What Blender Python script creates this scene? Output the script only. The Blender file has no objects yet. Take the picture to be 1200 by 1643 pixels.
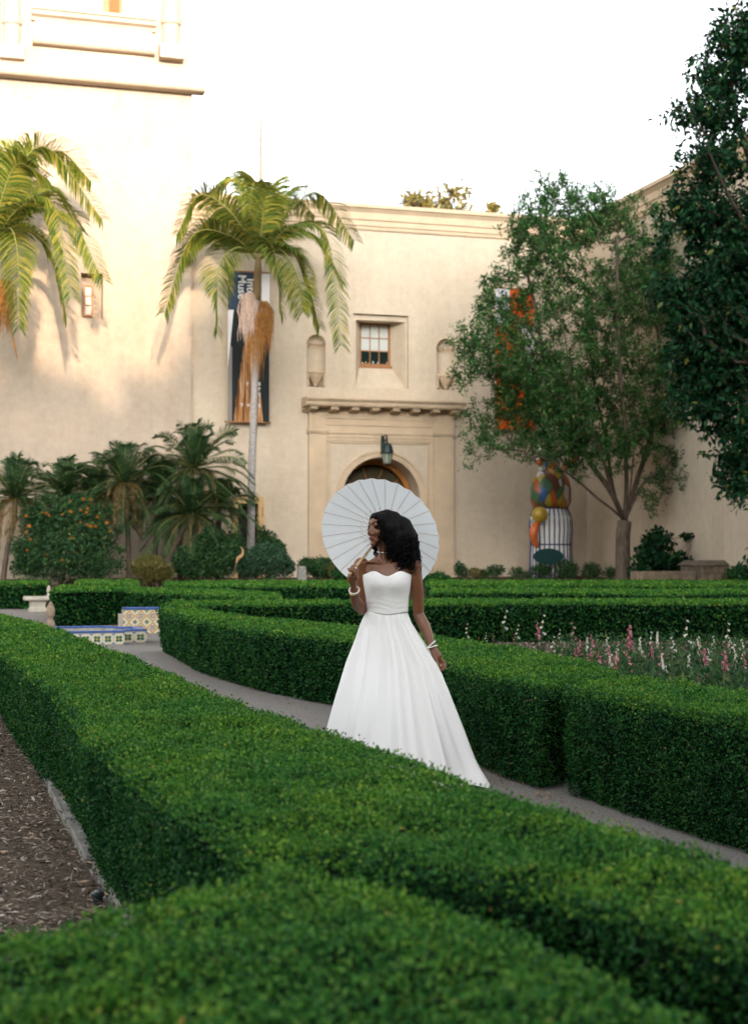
import bpy, bmesh, math, random
import numpy as np
from mathutils import Vector, Matrix
rad = math.radians
rng = np.random.default_rng(11)
random.seed(11)
SC = bpy.context.scene
COL = SC.collection

# ------------------------------------------------------------------ camera
# garden axes: X along the museum wall (to the right), Y towards the wall, Z up
FPX, CX, CY, HOR = 2400.0, 600.0, 821.5, 895.0
CAM_H, YAW = 1.42, rad(16.5)
PITCH = math.atan((HOR - CY) / FPX)
cam_d = bpy.data.cameras.new('camera'); cam = bpy.data.objects.new('camera', cam_d); COL.objects.link(cam)
cam.location = (0, 0, CAM_H); cam.rotation_euler = (math.pi / 2 + PITCH, 0, -YAW)
cam_d.sensor_fit = 'HORIZONTAL'; cam_d.sensor_width = 36; cam_d.lens = 36 * FPX / 1200
cam_d.clip_start = 0.1; cam_d.clip_end = 3000
cam_d.dof.use_dof = True; cam_d.dof.focus_distance = 10.2; cam_d.dof.aperture_fstop = 4.6
SC.camera = cam

# ------------------------------------------------------------------ sky, sun, exposure
SUN_EL, SUN_AZ = rad(10.5), rad(5.0)          # light travels 5 deg to the right of +Y, 10.5 deg downwards
w = bpy.data.worlds.new('World'); SC.world = w; w.use_nodes = True
nt = w.node_tree; nt.nodes.clear()
sky = nt.nodes.new('ShaderNodeTexSky'); sky.sky_type = 'NISHITA'; sky.sun_disc = False
sky.sun_elevation = SUN_EL; sky.sun_rotation = math.pi + SUN_AZ
sky.air_density = 1.0; sky.dust_density = 3.0; sky.ozone_density = 1.0; sky.altitude = 50
hs = nt.nodes.new('ShaderNodeHueSaturation'); hs.inputs['Saturation'].default_value = 0.16
bg = nt.nodes.new('ShaderNodeBackground'); bg.inputs['Strength'].default_value = 0.15
wo = nt.nodes.new('ShaderNodeOutputWorld')
nt.links.new(sky.outputs[0], hs.inputs['Color']); nt.links.new(hs.outputs[0], bg.inputs[0]); nt.links.new(bg.outputs[0], wo.inputs[0])
sl = bpy.data.lights.new('sun', 'SUN'); sl.energy = 1.2; sl.angle = rad(0.7); sl.color = (1.0, 0.74, 0.52)
so = bpy.data.objects.new('sun', sl); COL.objects.link(so)
sd = Vector((math.sin(SUN_AZ) * math.cos(SUN_EL), math.cos(SUN_AZ) * math.cos(SUN_EL), -math.sin(SUN_EL)))
so.rotation_euler = sd.to_track_quat('-Z', 'Y').to_euler(); so.location = (-8, -60, 40)
SC.view_settings.view_transform = 'Standard'; SC.view_settings.look = 'None'
SC.view_settings.gamma = 1.0; SC.view_settings.exposure = 2.36; SC.view_settings.use_curve_mapping = False

# ------------------------------------------------------------------ picture point -> place
RC = np.array(cam.rotation_euler.to_matrix())
def ray(px, py):
    return RC @ np.array([(px - CX) / FPX, -(py - CY) / FPX, -1.0])
C0 = np.array([0, 0, CAM_H])
def onY(px, py, Y): d = ray(px, py); return C0 + d * (Y / d[1])
def onX(px, py, X): d = ray(px, py); return C0 + d * (X / d[0])
def onZ(px, py, z): d = ray(px, py); return C0 + d * ((z - CAM_H) / d[2])
def at(px, py, zc): return C0 + ray(px, py) * zc

# ------------------------------------------------------------------ object helpers
OFF = {}
def tag(o, label=None, cat=None, group=None, kind=None):
    if label: o['label'] = label
    if cat: o['category'] = cat
    if group: o['group'] = group
    if kind: o['kind'] = kind
    return o
def thing(name, label, cat, loc=(0, 0, 0), group=None):
    o = bpy.data.objects.new(name, None); COL.objects.link(o); o.empty_display_size = 0.2
    o.location = Vector(loc); OFF[o.name] = np.array(loc, float)
    return tag(o, label, cat, group)
def link(name, me, parent=None, off=None):
    o = bpy.data.objects.new(name, me); COL.objects.link(o)
    if parent is not None: o.parent = parent
    OFF[o.name] = OFF.get(parent.name, np.zeros(3)) if parent is not None else (np.zeros(3) if off is None else np.array(off, float))
    if parent is None and off is not None: o.location = Vector(off)
    return o
def copy_tree(o, parent=None):
    c = o.copy(); COL.objects.link(c)
    if parent is not None: c.parent = parent
    for ch in list(o.children): copy_tree(ch, c)
    return c
def np_mesh(name, V, Fq, mat=None, smooth=False):
    """V (n,3), Fq (m,k) same-size polygons"""
    V = np.ascontiguousarray(V, dtype=np.float32); Fq = np.ascontiguousarray(Fq, dtype=np.int32)
    me = bpy.data.meshes.new(name); m, k = Fq.shape
    me.vertices.add(len(V)); me.vertices.foreach_set('co', V.ravel())
    me.loops.add(m * k); me.loops.foreach_set('vertex_index', Fq.ravel())
    me.polygons.add(m); me.polygons.foreach_set('loop_start', np.arange(0, m * k, k, dtype=np.int32))
    me.polygons.foreach_set('loop_total', np.full(m, k, dtype=np.int32))
    me.update(calc_edges=True)
    if smooth: me.polygons.foreach_set('use_smooth', np.ones(m, dtype=bool))
    if mat: me.materials.append(mat)
    return me
class MB:
    def __init__(s): s.v = []; s.f = []
    def add(s, verts, faces):
        n = len(s.v); s.v.extend([tuple(map(float, p)) for p in verts]); s.f.extend([tuple(i + n for i in fc) for fc in faces]); return s
    def box(s, a, b):
        (x0, y0, z0), (x1, y1, z1) = a, b
        return s.add([(x0,y0,z0),(x1,y0,z0),(x1,y1,z0),(x0,y1,z0),(x0,y0,z1),(x1,y0,z1),(x1,y1,z1),(x0,y1,z1)],
                     [(0,3,2,1),(4,5,6,7),(0,1,5,4),(1,2,6,5),(2,3,7,6),(3,0,4,7)])
    def hexa(s, bot, top):
        return s.add(list(bot) + list(top), [(3,2,1,0),(4,5,6,7),(0,1,5,4),(1,2,6,5),(2,3,7,6),(3,0,4,7)])
    def tube(s, pts, rr, n=8, cap=True):
        P = [np.array(p, float) for p in pts]; k = len(P)
        rr = [rr] * k if np.isscalar(rr) else rr
        vs = []; up = None
        for i in range(k):
            t = P[min(i + 1, k - 1)] - P[max(i - 1, 0)]; t = t / (np.linalg.norm(t) + 1e-9)
            if up is None:
                up = np.array([0, 0, 1.]) if abs(t[2]) < .9 else np.array([1., 0, 0])
            u = up - t * (up @ t); u /= np.linalg.norm(u) + 1e-9; wv = np.cross(t, u); up = u
            r = rr[i]; ru, rw = (r if isinstance(r, (tuple, list)) else (r, r))
            for j in range(n):
                a = 2 * math.pi * j / n; vs.append(P[i] + u * ru * math.cos(a) + wv * rw * math.sin(a))
        fs = [(i*n+j, i*n+(j+1) % n, (i+1)*n+(j+1) % n, (i+1)*n+j) for i in range(k - 1) for j in range(n)]
        if cap: fs += [tuple(range(n))[::-1], tuple((k - 1) * n + j for j in range(n))]
        return s.add(vs, fs)
    def lathe(s, c, prof, n=20, a0=0, a1=2 * math.pi, ax=(0, 0, 1), sx=1, sy=1):
        c = np.array(c, float); full = abs(a1 - a0 - 2 * math.pi) < 1e-6; m = n if full else n + 1
        vs = []
        for r, z in prof:
            for j in range(m):
                a = a0 + (a1 - a0) * j / n; vs.append(c + np.array([r * sx * math.cos(a), r * sy * math.sin(a), z]))
        fs = []
        for i in range(len(prof) - 1):
            for j in range(n):
                j2 = (j + 1) % m; fs.append((i*m+j, i*m+j2, (i+1)*m+j2, (i+1)*m+j))
        if full:
            fs.append(tuple(range(m))[::-1]); fs.append(tuple((len(prof) - 1) * m + j for j in range(m)))
        return s.add(vs, fs)
    def ball(s, c, r, n=12, m=8, M=None):
        r = (r, r, r) if np.isscalar(r) else r; c = np.array(c, float); vs = []
        for i in range(m + 1):
            th = math.pi * i / m
            for j in range(n):
                a = 2 * math.pi * j / n
                p = np.array([r[0] * math.sin(th) * math.cos(a), r[1] * math.sin(th) * math.sin(a), r[2] * math.cos(th)])
                if M is not None: p = M @ p
                vs.append(c + p)
        return s.add(vs, [(i*n+j, (i+1)*n+j, (i+1)*n+(j+1) % n, i*n+(j+1) % n) for i in range(m) for j in range(n)])
    def prof(s, pts2, p0, p1, out, up=(0, 0, 1)):
        """sweep a profile (out, up) straight from p0 to p1"""
        p0, p1, out, up = (np.array(q, float) for q in (p0, p1, out, up)); k = len(pts2)
        vs = [p0 + out * a + up * b for a, b in pts2] + [p1 + out * a + up * b for a, b in pts2]
        fs = [(i, (i + 1) % k, k + (i + 1) % k, k + i) for i in range(k)] + [tuple(range(k))[::-1], tuple(range(k, 2 * k))]
        return s.add(vs, fs)
    def build(s, name, mat, parent=None, smooth=False, off=None, bevel=0, fix=True):
        o_ = OFF.get(parent.name, np.zeros(3)) if parent is not None else (np.zeros(3) if off is None else np.array(off, float))
        me = bpy.data.meshes.new(name)
        V = np.array(s.v, float) - o_ if s.v else np.zeros((0, 3))
        me.from_pydata(V.tolist(), [], s.f)
        if fix or bevel:
            bm = bmesh.new(); bm.from_mesh(me)
            bmesh.ops.remove_doubles(bm, verts=bm.verts, dist=1e-5)
            bmesh.ops.recalc_face_normals(bm, faces=bm.faces)
            if bevel: bmesh.ops.bevel(bm, geom=bm.edges[:], offset=bevel, segments=2, affect='EDGES', profile=.6)
            bm.to_mesh(me); bm.free()
        if mat: me.materials.append(mat)
        if smooth:
            me.polygons.foreach_set('use_smooth', np.ones(len(me.polygons), dtype=bool))
            if smooth == 'auto': me.set_sharp_from_angle(angle=rad(40))
        me.update()
        return link(name, me, parent, off)

# smooth pseudo noise on arrays of points
class SN:
    def __init__(s, seed, n=18):
        r = np.random.default_rng(seed); s.k = r.normal(size=(n, 3)); s.p = r.uniform(0, 6.28, n)
    def __call__(s, P, scale=1.0):
        P = np.asarray(P, float); return np.sin(P @ (s.k.T * scale) + s.p).mean(-1) * 2.2
SNa, SNb = SN(3), SN(5)
def norm(v): return v / (np.linalg.norm(v, axis=-1, keepdims=True) + 1e-9)

# leaf faces: folded diamonds
def leaf_quads(P, U, N, L, W, fold=.18):
    """P base (n,3), U long axis, N rough face normal, L length, W width (arrays)"""
    U = norm(U); S = norm(np.cross(U, N)); Nn = np.cross(S, U)
    L = np.asarray(L)[:, None] * np.ones((len(P), 1)); W = np.asarray(W)[:, None] * np.ones((len(P), 1))
    a = P; b = P + U * L * .45 + S * W * .5 + Nn * W * fold; c = P + U * L - Nn * L * .06; d = P + U * L * .45 - S * W * .5 + Nn * W * fold
    V = np.stack([a, b, c, d], 1).reshape(-1, 3)
    return V, np.arange(len(P) * 4).reshape(-1, 4)
def leaf_obj(name, P, U, N, L, W, mat, parent=None, kind='stuff', fold=.18, extra=None):
    V, Fq = leaf_quads(P, U, N, L, W, fold)
    o_ = OFF.get(parent.name, np.zeros(3)) if parent is not None else 0
    me = np_mesh(name, V - o_, Fq, mat)
    o = link(name, me, parent)
    if kind: o['kind'] = kind
    return o
def rand_dir(n, r=rng): return norm(r.normal(size=(n, 3)))

# ------------------------------------------------------------------ materials
def mat(name, col, rough=.7, spec=.3, metal=0, var=.0, vscale=3.0, bump=0, bscale=40, col2=None, dets=6, coords='Object', stretch=None, trans=0, sheen=0):
    m = bpy.data.materials.new(name); m.use_nodes = True; t = m.node_tree; b = t.nodes['Principled BSDF']
    b.inputs['Base Color'].default_value = (*col, 1); b.inputs['Roughness'].default_value = rough
    b.inputs['Specular IOR Level'].default_value = spec; b.inputs['Metallic'].default_value = metal
    if sheen: b.inputs['Sheen Weight'].default_value = sheen
    tc = t.nodes.new('ShaderNodeTexCoord'); src = tc.outputs[coords]
    if stretch:
        mp = t.nodes.new('ShaderNodeMapping'); mp.inputs['Scale'].default_value = stretch; t.links.new(src, mp.inputs[0]); src = mp.outputs[0]
    if var or col2:
        n = t.nodes.new('ShaderNodeTexNoise'); n.inputs['Scale'].default_value = vscale; n.inputs['Detail'].default_value = dets; n.inputs['Roughness'].default_value = .6
        t.links.new(src, n.inputs['Vector'])
        r = t.nodes.new('ShaderNodeValToRGB'); r.color_ramp.elements[0].position = .32; r.color_ramp.elements[1].position = .68
        c2 = col2 if col2 else tuple(min(1, c * (1 + var)) for c in col)
        c1 = col if col2 else tuple(c * (1 - var) for c in col)
        r.color_ramp.elements[0].color = (*c1, 1); r.color_ramp.elements[1].color = (*c2, 1)
        t.links.new(n.outputs['Fac'], r.inputs[0]); t.links.new(r.outputs[0], b.inputs['Base Color'])
    if bump:
        n2 = t.nodes.new('ShaderNodeTexNoise'); n2.inputs['Scale'].default_value = bscale; n2.inputs['Detail'].default_value = 5
        t.links.new(src, n2.inputs['Vector'])
        bp = t.nodes.new('ShaderNodeBump'); bp.inputs['Strength'].default_value = bump; bp.inputs['Distance'].default_value = .02
        t.links.new(n2.outputs['Fac'], bp.inputs['Height']); t.links.new(bp.outputs[0], b.inputs['Normal'])
    if trans:
        tr = t.nodes.new('ShaderNodeBsdfTranslucent'); tr.inputs[0].default_value = (*col, 1); mx = t.nodes.new('ShaderNodeMixShader'); mx.inputs[0].default_value = trans
        t.links.new(b.outputs[0], mx.inputs[1]); t.links.new(tr.outputs[0], mx.inputs[2]); t.links.new(mx.outputs[0], t.nodes['Material Output'].inputs[0])
    return m
def leafmat(name, cols, rough=.45, spec=.4, trans=.3, patch=None, pscale=.8, tcol=None):
    """cols: list of (pos, rgb) along the per-leaf random value"""
    m = bpy.data.materials.new(name); m.use_nodes = True; t = m.node_tree; b = t.nodes['Principled BSDF']
    b.inputs['Roughness'].default_value = rough; b.inputs['Specular IOR Level'].default_value = spec
    g = t.nodes.new('ShaderNodeNewGeometry'); r = t.nodes.new('ShaderNodeValToRGB'); e = r.color_ramp.elements
    while len(e) < len(cols): e.new(.5)
    for el, (p, c) in zip(e, cols): el.position = p; el.color = (*c, 1)
    t.links.new(g.outputs['Random Per Island'], r.inputs[0]); out = r.outputs[0]
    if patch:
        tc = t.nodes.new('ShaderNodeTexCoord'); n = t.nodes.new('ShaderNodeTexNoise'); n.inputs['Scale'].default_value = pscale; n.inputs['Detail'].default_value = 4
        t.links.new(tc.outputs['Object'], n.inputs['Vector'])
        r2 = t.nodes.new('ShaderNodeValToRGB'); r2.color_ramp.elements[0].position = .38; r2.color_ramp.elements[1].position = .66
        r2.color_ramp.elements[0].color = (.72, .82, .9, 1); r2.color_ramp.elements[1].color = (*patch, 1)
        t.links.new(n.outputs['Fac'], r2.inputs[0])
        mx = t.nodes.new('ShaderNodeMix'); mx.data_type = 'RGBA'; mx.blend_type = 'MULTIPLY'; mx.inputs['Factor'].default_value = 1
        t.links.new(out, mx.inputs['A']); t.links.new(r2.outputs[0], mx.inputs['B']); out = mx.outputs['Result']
    t.links.new(out, b.inputs['Base Color'])
    if trans:
        tr = t.nodes.new('ShaderNodeBsdfTranslucent'); ms = t.nodes.new('ShaderNodeMixShader'); ms.inputs[0].default_value = trans
        t.links.new(out, tr.inputs[0]); t.links.new(b.outputs[0], ms.inputs[1]); t.links.new(tr.outputs[0], ms.inputs[2])
        t.links.new(ms.outputs[0], t.nodes['Material Output'].inputs[0])
    return m
def stucco(name, col):
    m = mat(name, col, .92, .1, var=.07, vscale=.45, bump=.4, bscale=16); t = m.node_tree; b = t.nodes['Principled BSDF']
    tc = t.nodes.new('ShaderNodeTexCoord'); mp = t.nodes.new('ShaderNodeMapping'); mp.inputs['Scale'].default_value = (.9, .9, .16); t.links.new(tc.outputs['Object'], mp.inputs[0])
    n = t.nodes.new('ShaderNodeTexNoise'); n.inputs['Scale'].default_value = 1.1; n.inputs['Detail'].default_value = 8; n.inputs['Roughness'].default_value = .65; t.links.new(mp.outputs[0], n.inputs['Vector'])
    r = t.nodes.new('ShaderNodeValToRGB'); r.color_ramp.elements[0].position = .30; r.color_ramp.elements[0].color = (.89, .87, .84, 1); r.color_ramp.elements[1].position = .54; r.color_ramp.elements[1].color = (1, 1, 1, 1); t.links.new(n.outputs['Fac'], r.inputs[0])
    n3 = t.nodes.new('ShaderNodeTexNoise'); n3.inputs['Scale'].default_value = 3.2; n3.inputs['Detail'].default_value = 9; n3.inputs['Roughness'].default_value = .75; t.links.new(tc.outputs['Object'], n3.inputs['Vector'])
    r3 = t.nodes.new('ShaderNodeValToRGB'); r3.color_ramp.elements[0].position = .3; r3.color_ramp.elements[0].color = (.89, .87, .84, 1); r3.color_ramp.elements[1].position = .6; r3.color_ramp.elements[1].color = (1.03, 1.03, 1.03, 1); t.links.new(n3.outputs['Fac'], r3.inputs[0])
    src = b.inputs['Base Color'].links[0].from_socket
    for q in (r, r3):
        mx = t.nodes.new('ShaderNodeMix'); mx.data_type = 'RGBA'; mx.blend_type = 'MULTIPLY'; mx.inputs['Factor'].default_value = 1; t.links.new(src, mx.inputs['A']); t.links.new(q.outputs[0], mx.inputs['B']); src = mx.outputs['Result']
    t.links.new(src, b.inputs['Base Color']); return m
M = {}
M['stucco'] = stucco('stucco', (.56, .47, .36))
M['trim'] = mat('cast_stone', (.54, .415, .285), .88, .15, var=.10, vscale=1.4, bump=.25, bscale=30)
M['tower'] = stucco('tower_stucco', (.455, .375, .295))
M['dark'] = mat('dark_interior', (.02, .018, .014), .8, .1)
M['wood'] = mat('varnished_wood', (.30, .13, .045), .5, .4, var=.25, vscale=6, stretch=(8, 8, 1))
M['palewood'] = mat('pale_painted_wood', (.52, .34, .15), .6, .3, var=.12, vscale=5)
M['iron'] = mat('dark_green_iron', (.018, .035, .032), .45, .5, metal=.4)
M['glass'] = mat('window_glass', (.01, .02, .018), .08, .6)
M['blind'] = mat('roller_blind', (.50, .53, .50), .8, .2)
M['path'] = mat('aggregate_concrete', (.13, .12, .108), .92, .15, col2=(.31, .29, .265), vscale=55, dets=6, bump=.7, bscale=90)
M['mulchbase'] = mat('mulch_soil', (.07, .054, .04), 1, .05, col2=(.15, .12, .09), vscale=30, bump=.8, bscale=60)
M['soil'] = mat('bed_soil', (.075, .05, .034), 1, .05, var=.35, vscale=6, bump=.6, bscale=40)
M['ground'] = mat('ground', (.16, .13, .10), 1, .05, var=.25, vscale=2)
M['edging'] = mat('concrete_edging', (.23, .225, .20), .95, .1, var=.35, vscale=9, bump=.5, bscale=70)
M['chips'] = leafmat('wood_chips', [(0, (.05, .036, .027)), (.35, (.17, .13, .10)), (.7, (.34, .28, .225)), (.9, (.50, .45, .39)), (.96, (.38, .20, .06)), (1, (.5, .46, .42))], .9, .1, 0)
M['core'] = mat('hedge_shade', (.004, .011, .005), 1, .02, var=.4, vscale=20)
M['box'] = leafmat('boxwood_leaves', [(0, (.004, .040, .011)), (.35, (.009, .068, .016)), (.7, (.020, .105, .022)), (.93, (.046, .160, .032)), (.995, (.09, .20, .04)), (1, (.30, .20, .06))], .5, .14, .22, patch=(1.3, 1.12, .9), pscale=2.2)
M['boxtop'] = leafmat('boxwood_lit_new_growth', [(0, (.016, .092, .016)), (.3, (.040, .160, .024)), (.65, (.085, .235, .034)), (.92, (.15, .31, .046)), (.995, (.20, .34, .06)), (1, (.32, .22, .06))], .55, .10, .30, patch=(1.35, 1.12, .85), pscale=2.2)  # new growth, with sky light on hedge tops painted in against darker sides
M['bark'] = mat('bark', (.13, .10, .075), .95, .1, var=.4, vscale=9, bump=.8, bscale=30, stretch=(1, 1, .3))
M['darkbark'] = mat('dark_bark', (.045, .036, .028), .95, .05, var=.4, vscale=9, bump=.6, bscale=30)
M['palebark'] = mat('palm_trunk', (.34, .31, .29), .9, .1, var=.22, vscale=7, bump=.5, bscale=20, stretch=(1, 1, 3))
M['twig'] = mat('grey_twig', (.16, .13, .10), .95, .1, var=.3, vscale=5)
# ================================================================== ground
YW = 54.0
def sheet(name, poly, z, mat_, label=None, kind='structure'):
    mb = MB(); mb.add([(x, y, z) for x, y in poly], [tuple(range(len(poly)))])
    o = mb.build(name, mat_, fix=False); o['kind'] = kind
    return o
sheet('ground', [(-1500, -1500), (1500, -1500), (1500, 1500), (-1500, 1500)], -.03, M['ground'])
sheet('path', [(-40, -8), (60, -8), (60, 44.6), (-40, 44.6)], 0.0, M['path'])
# planting bed that climbs to the foot of the museum
def bed_z(Y):
    return float(np.interp(Y, [44.5, 45.5, 48.5, 60], [.02, .12, .62, .78]))
mb = MB(); ys = [44.5, 45.5, 47, 48.5, 51, 60]; xs = np.linspace(-45, 70, 47); n = len(xs)
vs = [(x, y, bed_z(y) + .03 * math.sin(x * 1.7 + y)) for y in ys for x in xs]
fs = [(i*n+j, i*n+j+1, (i+1)*n+j+1, (i+1)*n+j) for i in range(len(ys) - 1) for j in range(n - 1)]
mb.add(vs, fs); o = mb.build('planting_bed', M['soil'], smooth=True, fix=False); o['kind'] = 'structure'
sheet('mulch_bed', [(-9, 3.0), (.70, 3.0), (.66, 20.5), (-9, 20.5)], .012, M['mulchbase'])
sheet('flower_bed_soil', [(4.0, 6.0), (12, 2.0), (20, 2.0), (20, 22.8), (3.6, 22.8)], .012, M['soil'])

# wood chips over the near mulch
nchip = 54000
cx = rng.uniform(-2.6, .715, nchip); cy = 4.4 + 11.5 * rng.random(nchip) ** 1.5
P = np.stack([cx, cy, rng.uniform(.012, .04, nchip)], 1)
U = norm(np.stack([rng.normal(size=nchip), rng.normal(size=nchip), rng.normal(size=nchip) * .22], 1))
N = norm(np.stack([rng.normal(size=nchip) * .35, rng.normal(size=nchip) * .35, np.ones(nchip)], 1))
big = rng.random(nchip) ** 4
leaf_obj('wood_chips', P, U, N, .012 + .034 * rng.random(nchip) + .04 * big ** 2, .004 + .007 * rng.random(nchip) + .014 * big ** 2, M['chips'])
tag(bpy.data.objects['wood_chips'], 'loose brown wood chips covering the bed at lower left', 'wood chips', kind='stuff')
# fallen orange leaves lie on the chips and by the hedge foot
# concrete edging laid in lengths
ed = thing('bed_edging', 'weathered grey concrete edging strip between wood chips and the large near hedge', 'edging', (.74, 8, 0))
y = 4.6; k = 0
while y < 18:
    L = 1.15 + .1 * math.sin(k * 2.3); mb = MB(); x0 = .735 + .016 * math.sin(k * 1.9) - .004 * (y - 6)
    mb.hexa([(x0 - .034, y, 0), (x0 + .034, y, 0), (x0 + .034, y + L - .02, 0), (x0 - .034, y + L - .02, 0)],
            [(x0 - .03, y, .05 + .01 * math.sin(k)), (x0 + .03, y, .056), (x0 + .03, y + L - .02, .05), (x0 - .028, y + L - .02, .055 + .012 * math.sin(k * 3))])
    mb.build('edging_length', M['edging'], ed, bevel=.006); y += L; k += 1
# small black garden light standing in the chips
p = onZ(157, 1448, .02)
t = thing('garden_light', 'small black garden light half buried in wood chips beside the edging', 'garden light', p)
MB().lathe(p, [(.022, 0), (.022, .022), (.028, .026), (.028, .036), (.022, .04), (0.001, .042)], 16).build('housing', M['iron'], t, smooth='auto')
MB().lathe(p + np.array([0, 0, .0415]), [(.018, 0), (.016, .004), (.001, .008)], 14).build('lens', mat('lens_glass', (.12, .15, .16), .15, .6), t, smooth=True)

# ================================================================== museum building
Wp = lambda px, py, d=0.0: onY(px, py, YW + d)
def bool_cut(o, cutters):
    for c in cutters:
        md = o.modifiers.new('b', 'BOOLEAN'); md.operation = 'DIFFERENCE'; md.object = c; md.solver = 'EXACT'
    bpy.context.view_layer.update()
    dg = bpy.context.evaluated_depsgraph_get(); me = bpy.data.meshes.new_from_object(o.evaluated_get(dg))
    o.modifiers.clear(); o.data = me
    for c in cutters: bpy.data.objects.remove(c)
XL, XR = Wp(305, 500)[0], Wp(940, 500)[0]
ZT = 14.75
bld = thing('museum_building', 'cream stucco museum building with arched doorway, niches and splayed window', 'building', (17, YW, 0))
mb = MB(); mb.box((XL - .0, YW, -.2), (XR + 1.2, YW + 1.3, ZT - .9)); wall = mb.build('wall', M['stucco'], bld)
B0 = OFF[bld.name]
cut = []
# doorway
axl, axr = Wp(549, 800)[0], Wp(673, 800)[0]; AX = (axl + axr) / 2; AR = (axr - axl) / 2
AZT = Wp(612, 734)[2]; ASP = AZT - AR
def arch_pts(x, r, zs, z0, n=28):
    return [(x - r, z0), (x + r, z0)] + [(x + r * math.cos(a), zs + r * math.sin(a)) for a in np.linspace(0, math.pi, n)]
def arch_prism(pts, y0, y1):
    mb = MB(); k = len(pts)
    mb.add([(x, y0, z) for x, z in pts] + [(x, y1, z) for x, z in pts],
           [tuple(range(k)), tuple(range(k, 2 * k))[::-1]] + [(i, k + i, k + (i + 1) % k, (i + 1) % k) for i in range(k)])
    return mb
cut.append(arch_prism(arch_pts(AX, AR, ASP, -.5), YW - .5, YW + 2.0).build('c', None))
# splayed window
wo_ = [Wp(*q) for q in ((567, 503), (655, 505.5), (655, 623.5), (567, 621))]; WD = .75
wx0, wx1 = (wo_[0][0] + wo_[3][0]) / 2, (wo_[1][0] + wo_[2][0]) / 2; wz1, wz0 = (wo_[0][2] + wo_[1][2]) / 2, (wo_[2][2] + wo_[3][2]) / 2
wi = [Wp(px, py, WD) for px, py in ((577, 517), (626, 519), (627, 589), (577, 587))]
ix0, ix1 = (wi[0][0] + wi[3][0]) / 2, (wi[1][0] + wi[2][0]) / 2; iz1, iz0 = (wi[0][2] + wi[1][2]) / 2, (wi[2][2] + wi[3][2]) / 2
mb = MB(); e = .02
s_ = (wx1 - wx0) * .06
def lerp(a, b, t): return a + (b - a) * t
fr = [(wx0 + s_, wz0 + .02), (wx1 - s_ * .6, wz0 + .02), (wx1 - s_ * .6, wz1 - .22), (wx0 + s_, wz1 - .22)]
mb.add([(x, YW - .1, z) for x, z in fr] + [(x, YW + .16, z) for x, z in fr] + [(ix0, YW + WD, iz0), (ix1, YW + WD, iz0), (ix1, YW + WD, iz1), (ix0, YW + WD, iz1)] + [(ix0, YW + 2, iz0), (ix1, YW + 2, iz0), (ix1, YW + 2, iz1), (ix0, YW + 2, iz1)],
       [(3,2,1,0)] + [(4*k+i, 4*k+(i+1)%4, 4*k+4+(i+1)%4, 4*k+4+i) for k in range(3) for i in range(4)] + [(12,13,14,15)])
cut.append(mb.build('c', None))
cut.append(MB().box((wx0, YW - .1, wz0), (wx1, YW + .14, wz1)).build('c', None))
# niches
nich = []
for (pl, pr, ptop, pbot) in ((492.5, 522, 537, 621), (700.5, 730, 544, 625.5)):
    a, b = Wp(pl, ptop + 30), Wp(pr, ptop + 30); nx = (a[0] + b[0]) / 2; nr = (b[0] - a[0]) / 2; zt = Wp((pl + pr) / 2, ptop)[2]; zb = Wp((pl + pr) / 2, pbot)[2]
    nich.append((nx, nr, zt - nr, zb))
    cut.append(MB().lathe((nx, YW, zb), [(nr, 0), (nr, zt - nr - zb)] + [(nr * math.cos(q), zt - nr - zb + nr * math.sin(q)) for q in np.linspace(.1, 1.5, 9)] + [(.002, zt - zb)], 32).build('c', None))
# side door behind the palm
dl, dr = Wp(373, 850)[0], Wp(423, 850)[0]; dt_ = Wp(400, 797)[2]
cut.append(MB().box((dl + .12, YW - .4, -.5), (dr - .12, YW + .5, dt_ - .15)).build('c', None))
bool_cut(wall, cut)
wall.data.materials.clear(); wall.data.materials.append(M['stucco'])
# string course scored into the wall: a shallow projecting band
zsc = Wp(420, 680)[2]
MB().box((XL, YW - .012, zsc - .4), (Wp(474, 680)[0], YW + .02, zsc)).build('string_course', M['stucco'], bld)
# cornice along the top of the wall
ctop = [(-.3, ZT - .95), (.03, ZT - .95), (.07, ZT - .90), (.07, ZT - .80), (.12, ZT - .78), (.12, ZT - .60), (.17, ZT - .55), (.17, ZT - .30), (.28, ZT - .16), (.34, ZT - .14), (.34, ZT), (-.3, ZT)]
MB().prof(ctop, (XL + .05, YW, 0), (XR, YW, 0), (0, -1, 0)).build('cornice', M['trim'], bld)
# roof slab behind
MB().box((XL, YW + .31, ZT - 1.0), (XR + 12, YW + 16, ZT - .5)).build('roof', M['stucco'], bld)
# wing on the right, running towards the camera
wing_end = 34.0; TX_L = -22.0
mb = MB(); mb.box((XR, wing_end, -.2), (XR + 9, YW - .002, ZT - .9)); mb.build('wing_wall', M['stucco'], bld)
MB().prof(ctop, (XR, wing_end, 0), (XR, YW - .35, 0), (-1, 0, 0)).build('cornice', M['trim'], bld)
py_ = onX(1161, 800, XR - .35); MB().box((XR - .35, wing_end, -.2), (XR + .1, py_[1], 8.6)).build('pier', M['stucco'], bld)
MB().box((XR - .45, wing_end, 8.6), (XR + .1, py_[1] + .1, 8.85)).build('pier_cap', M['trim'], bld)

MB().box((TX_L, YW + 1.4, -.2), (XL + .2, YW + 2.4, ZT - .9)).build('west_wall', M['stucco'], bld)
MB().prof(ctop, (TX_L, YW + 1.4, 0), (XL, YW + 1.4, 0), (0, -1, 0)).build('cornice', M['trim'], bld)
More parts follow.
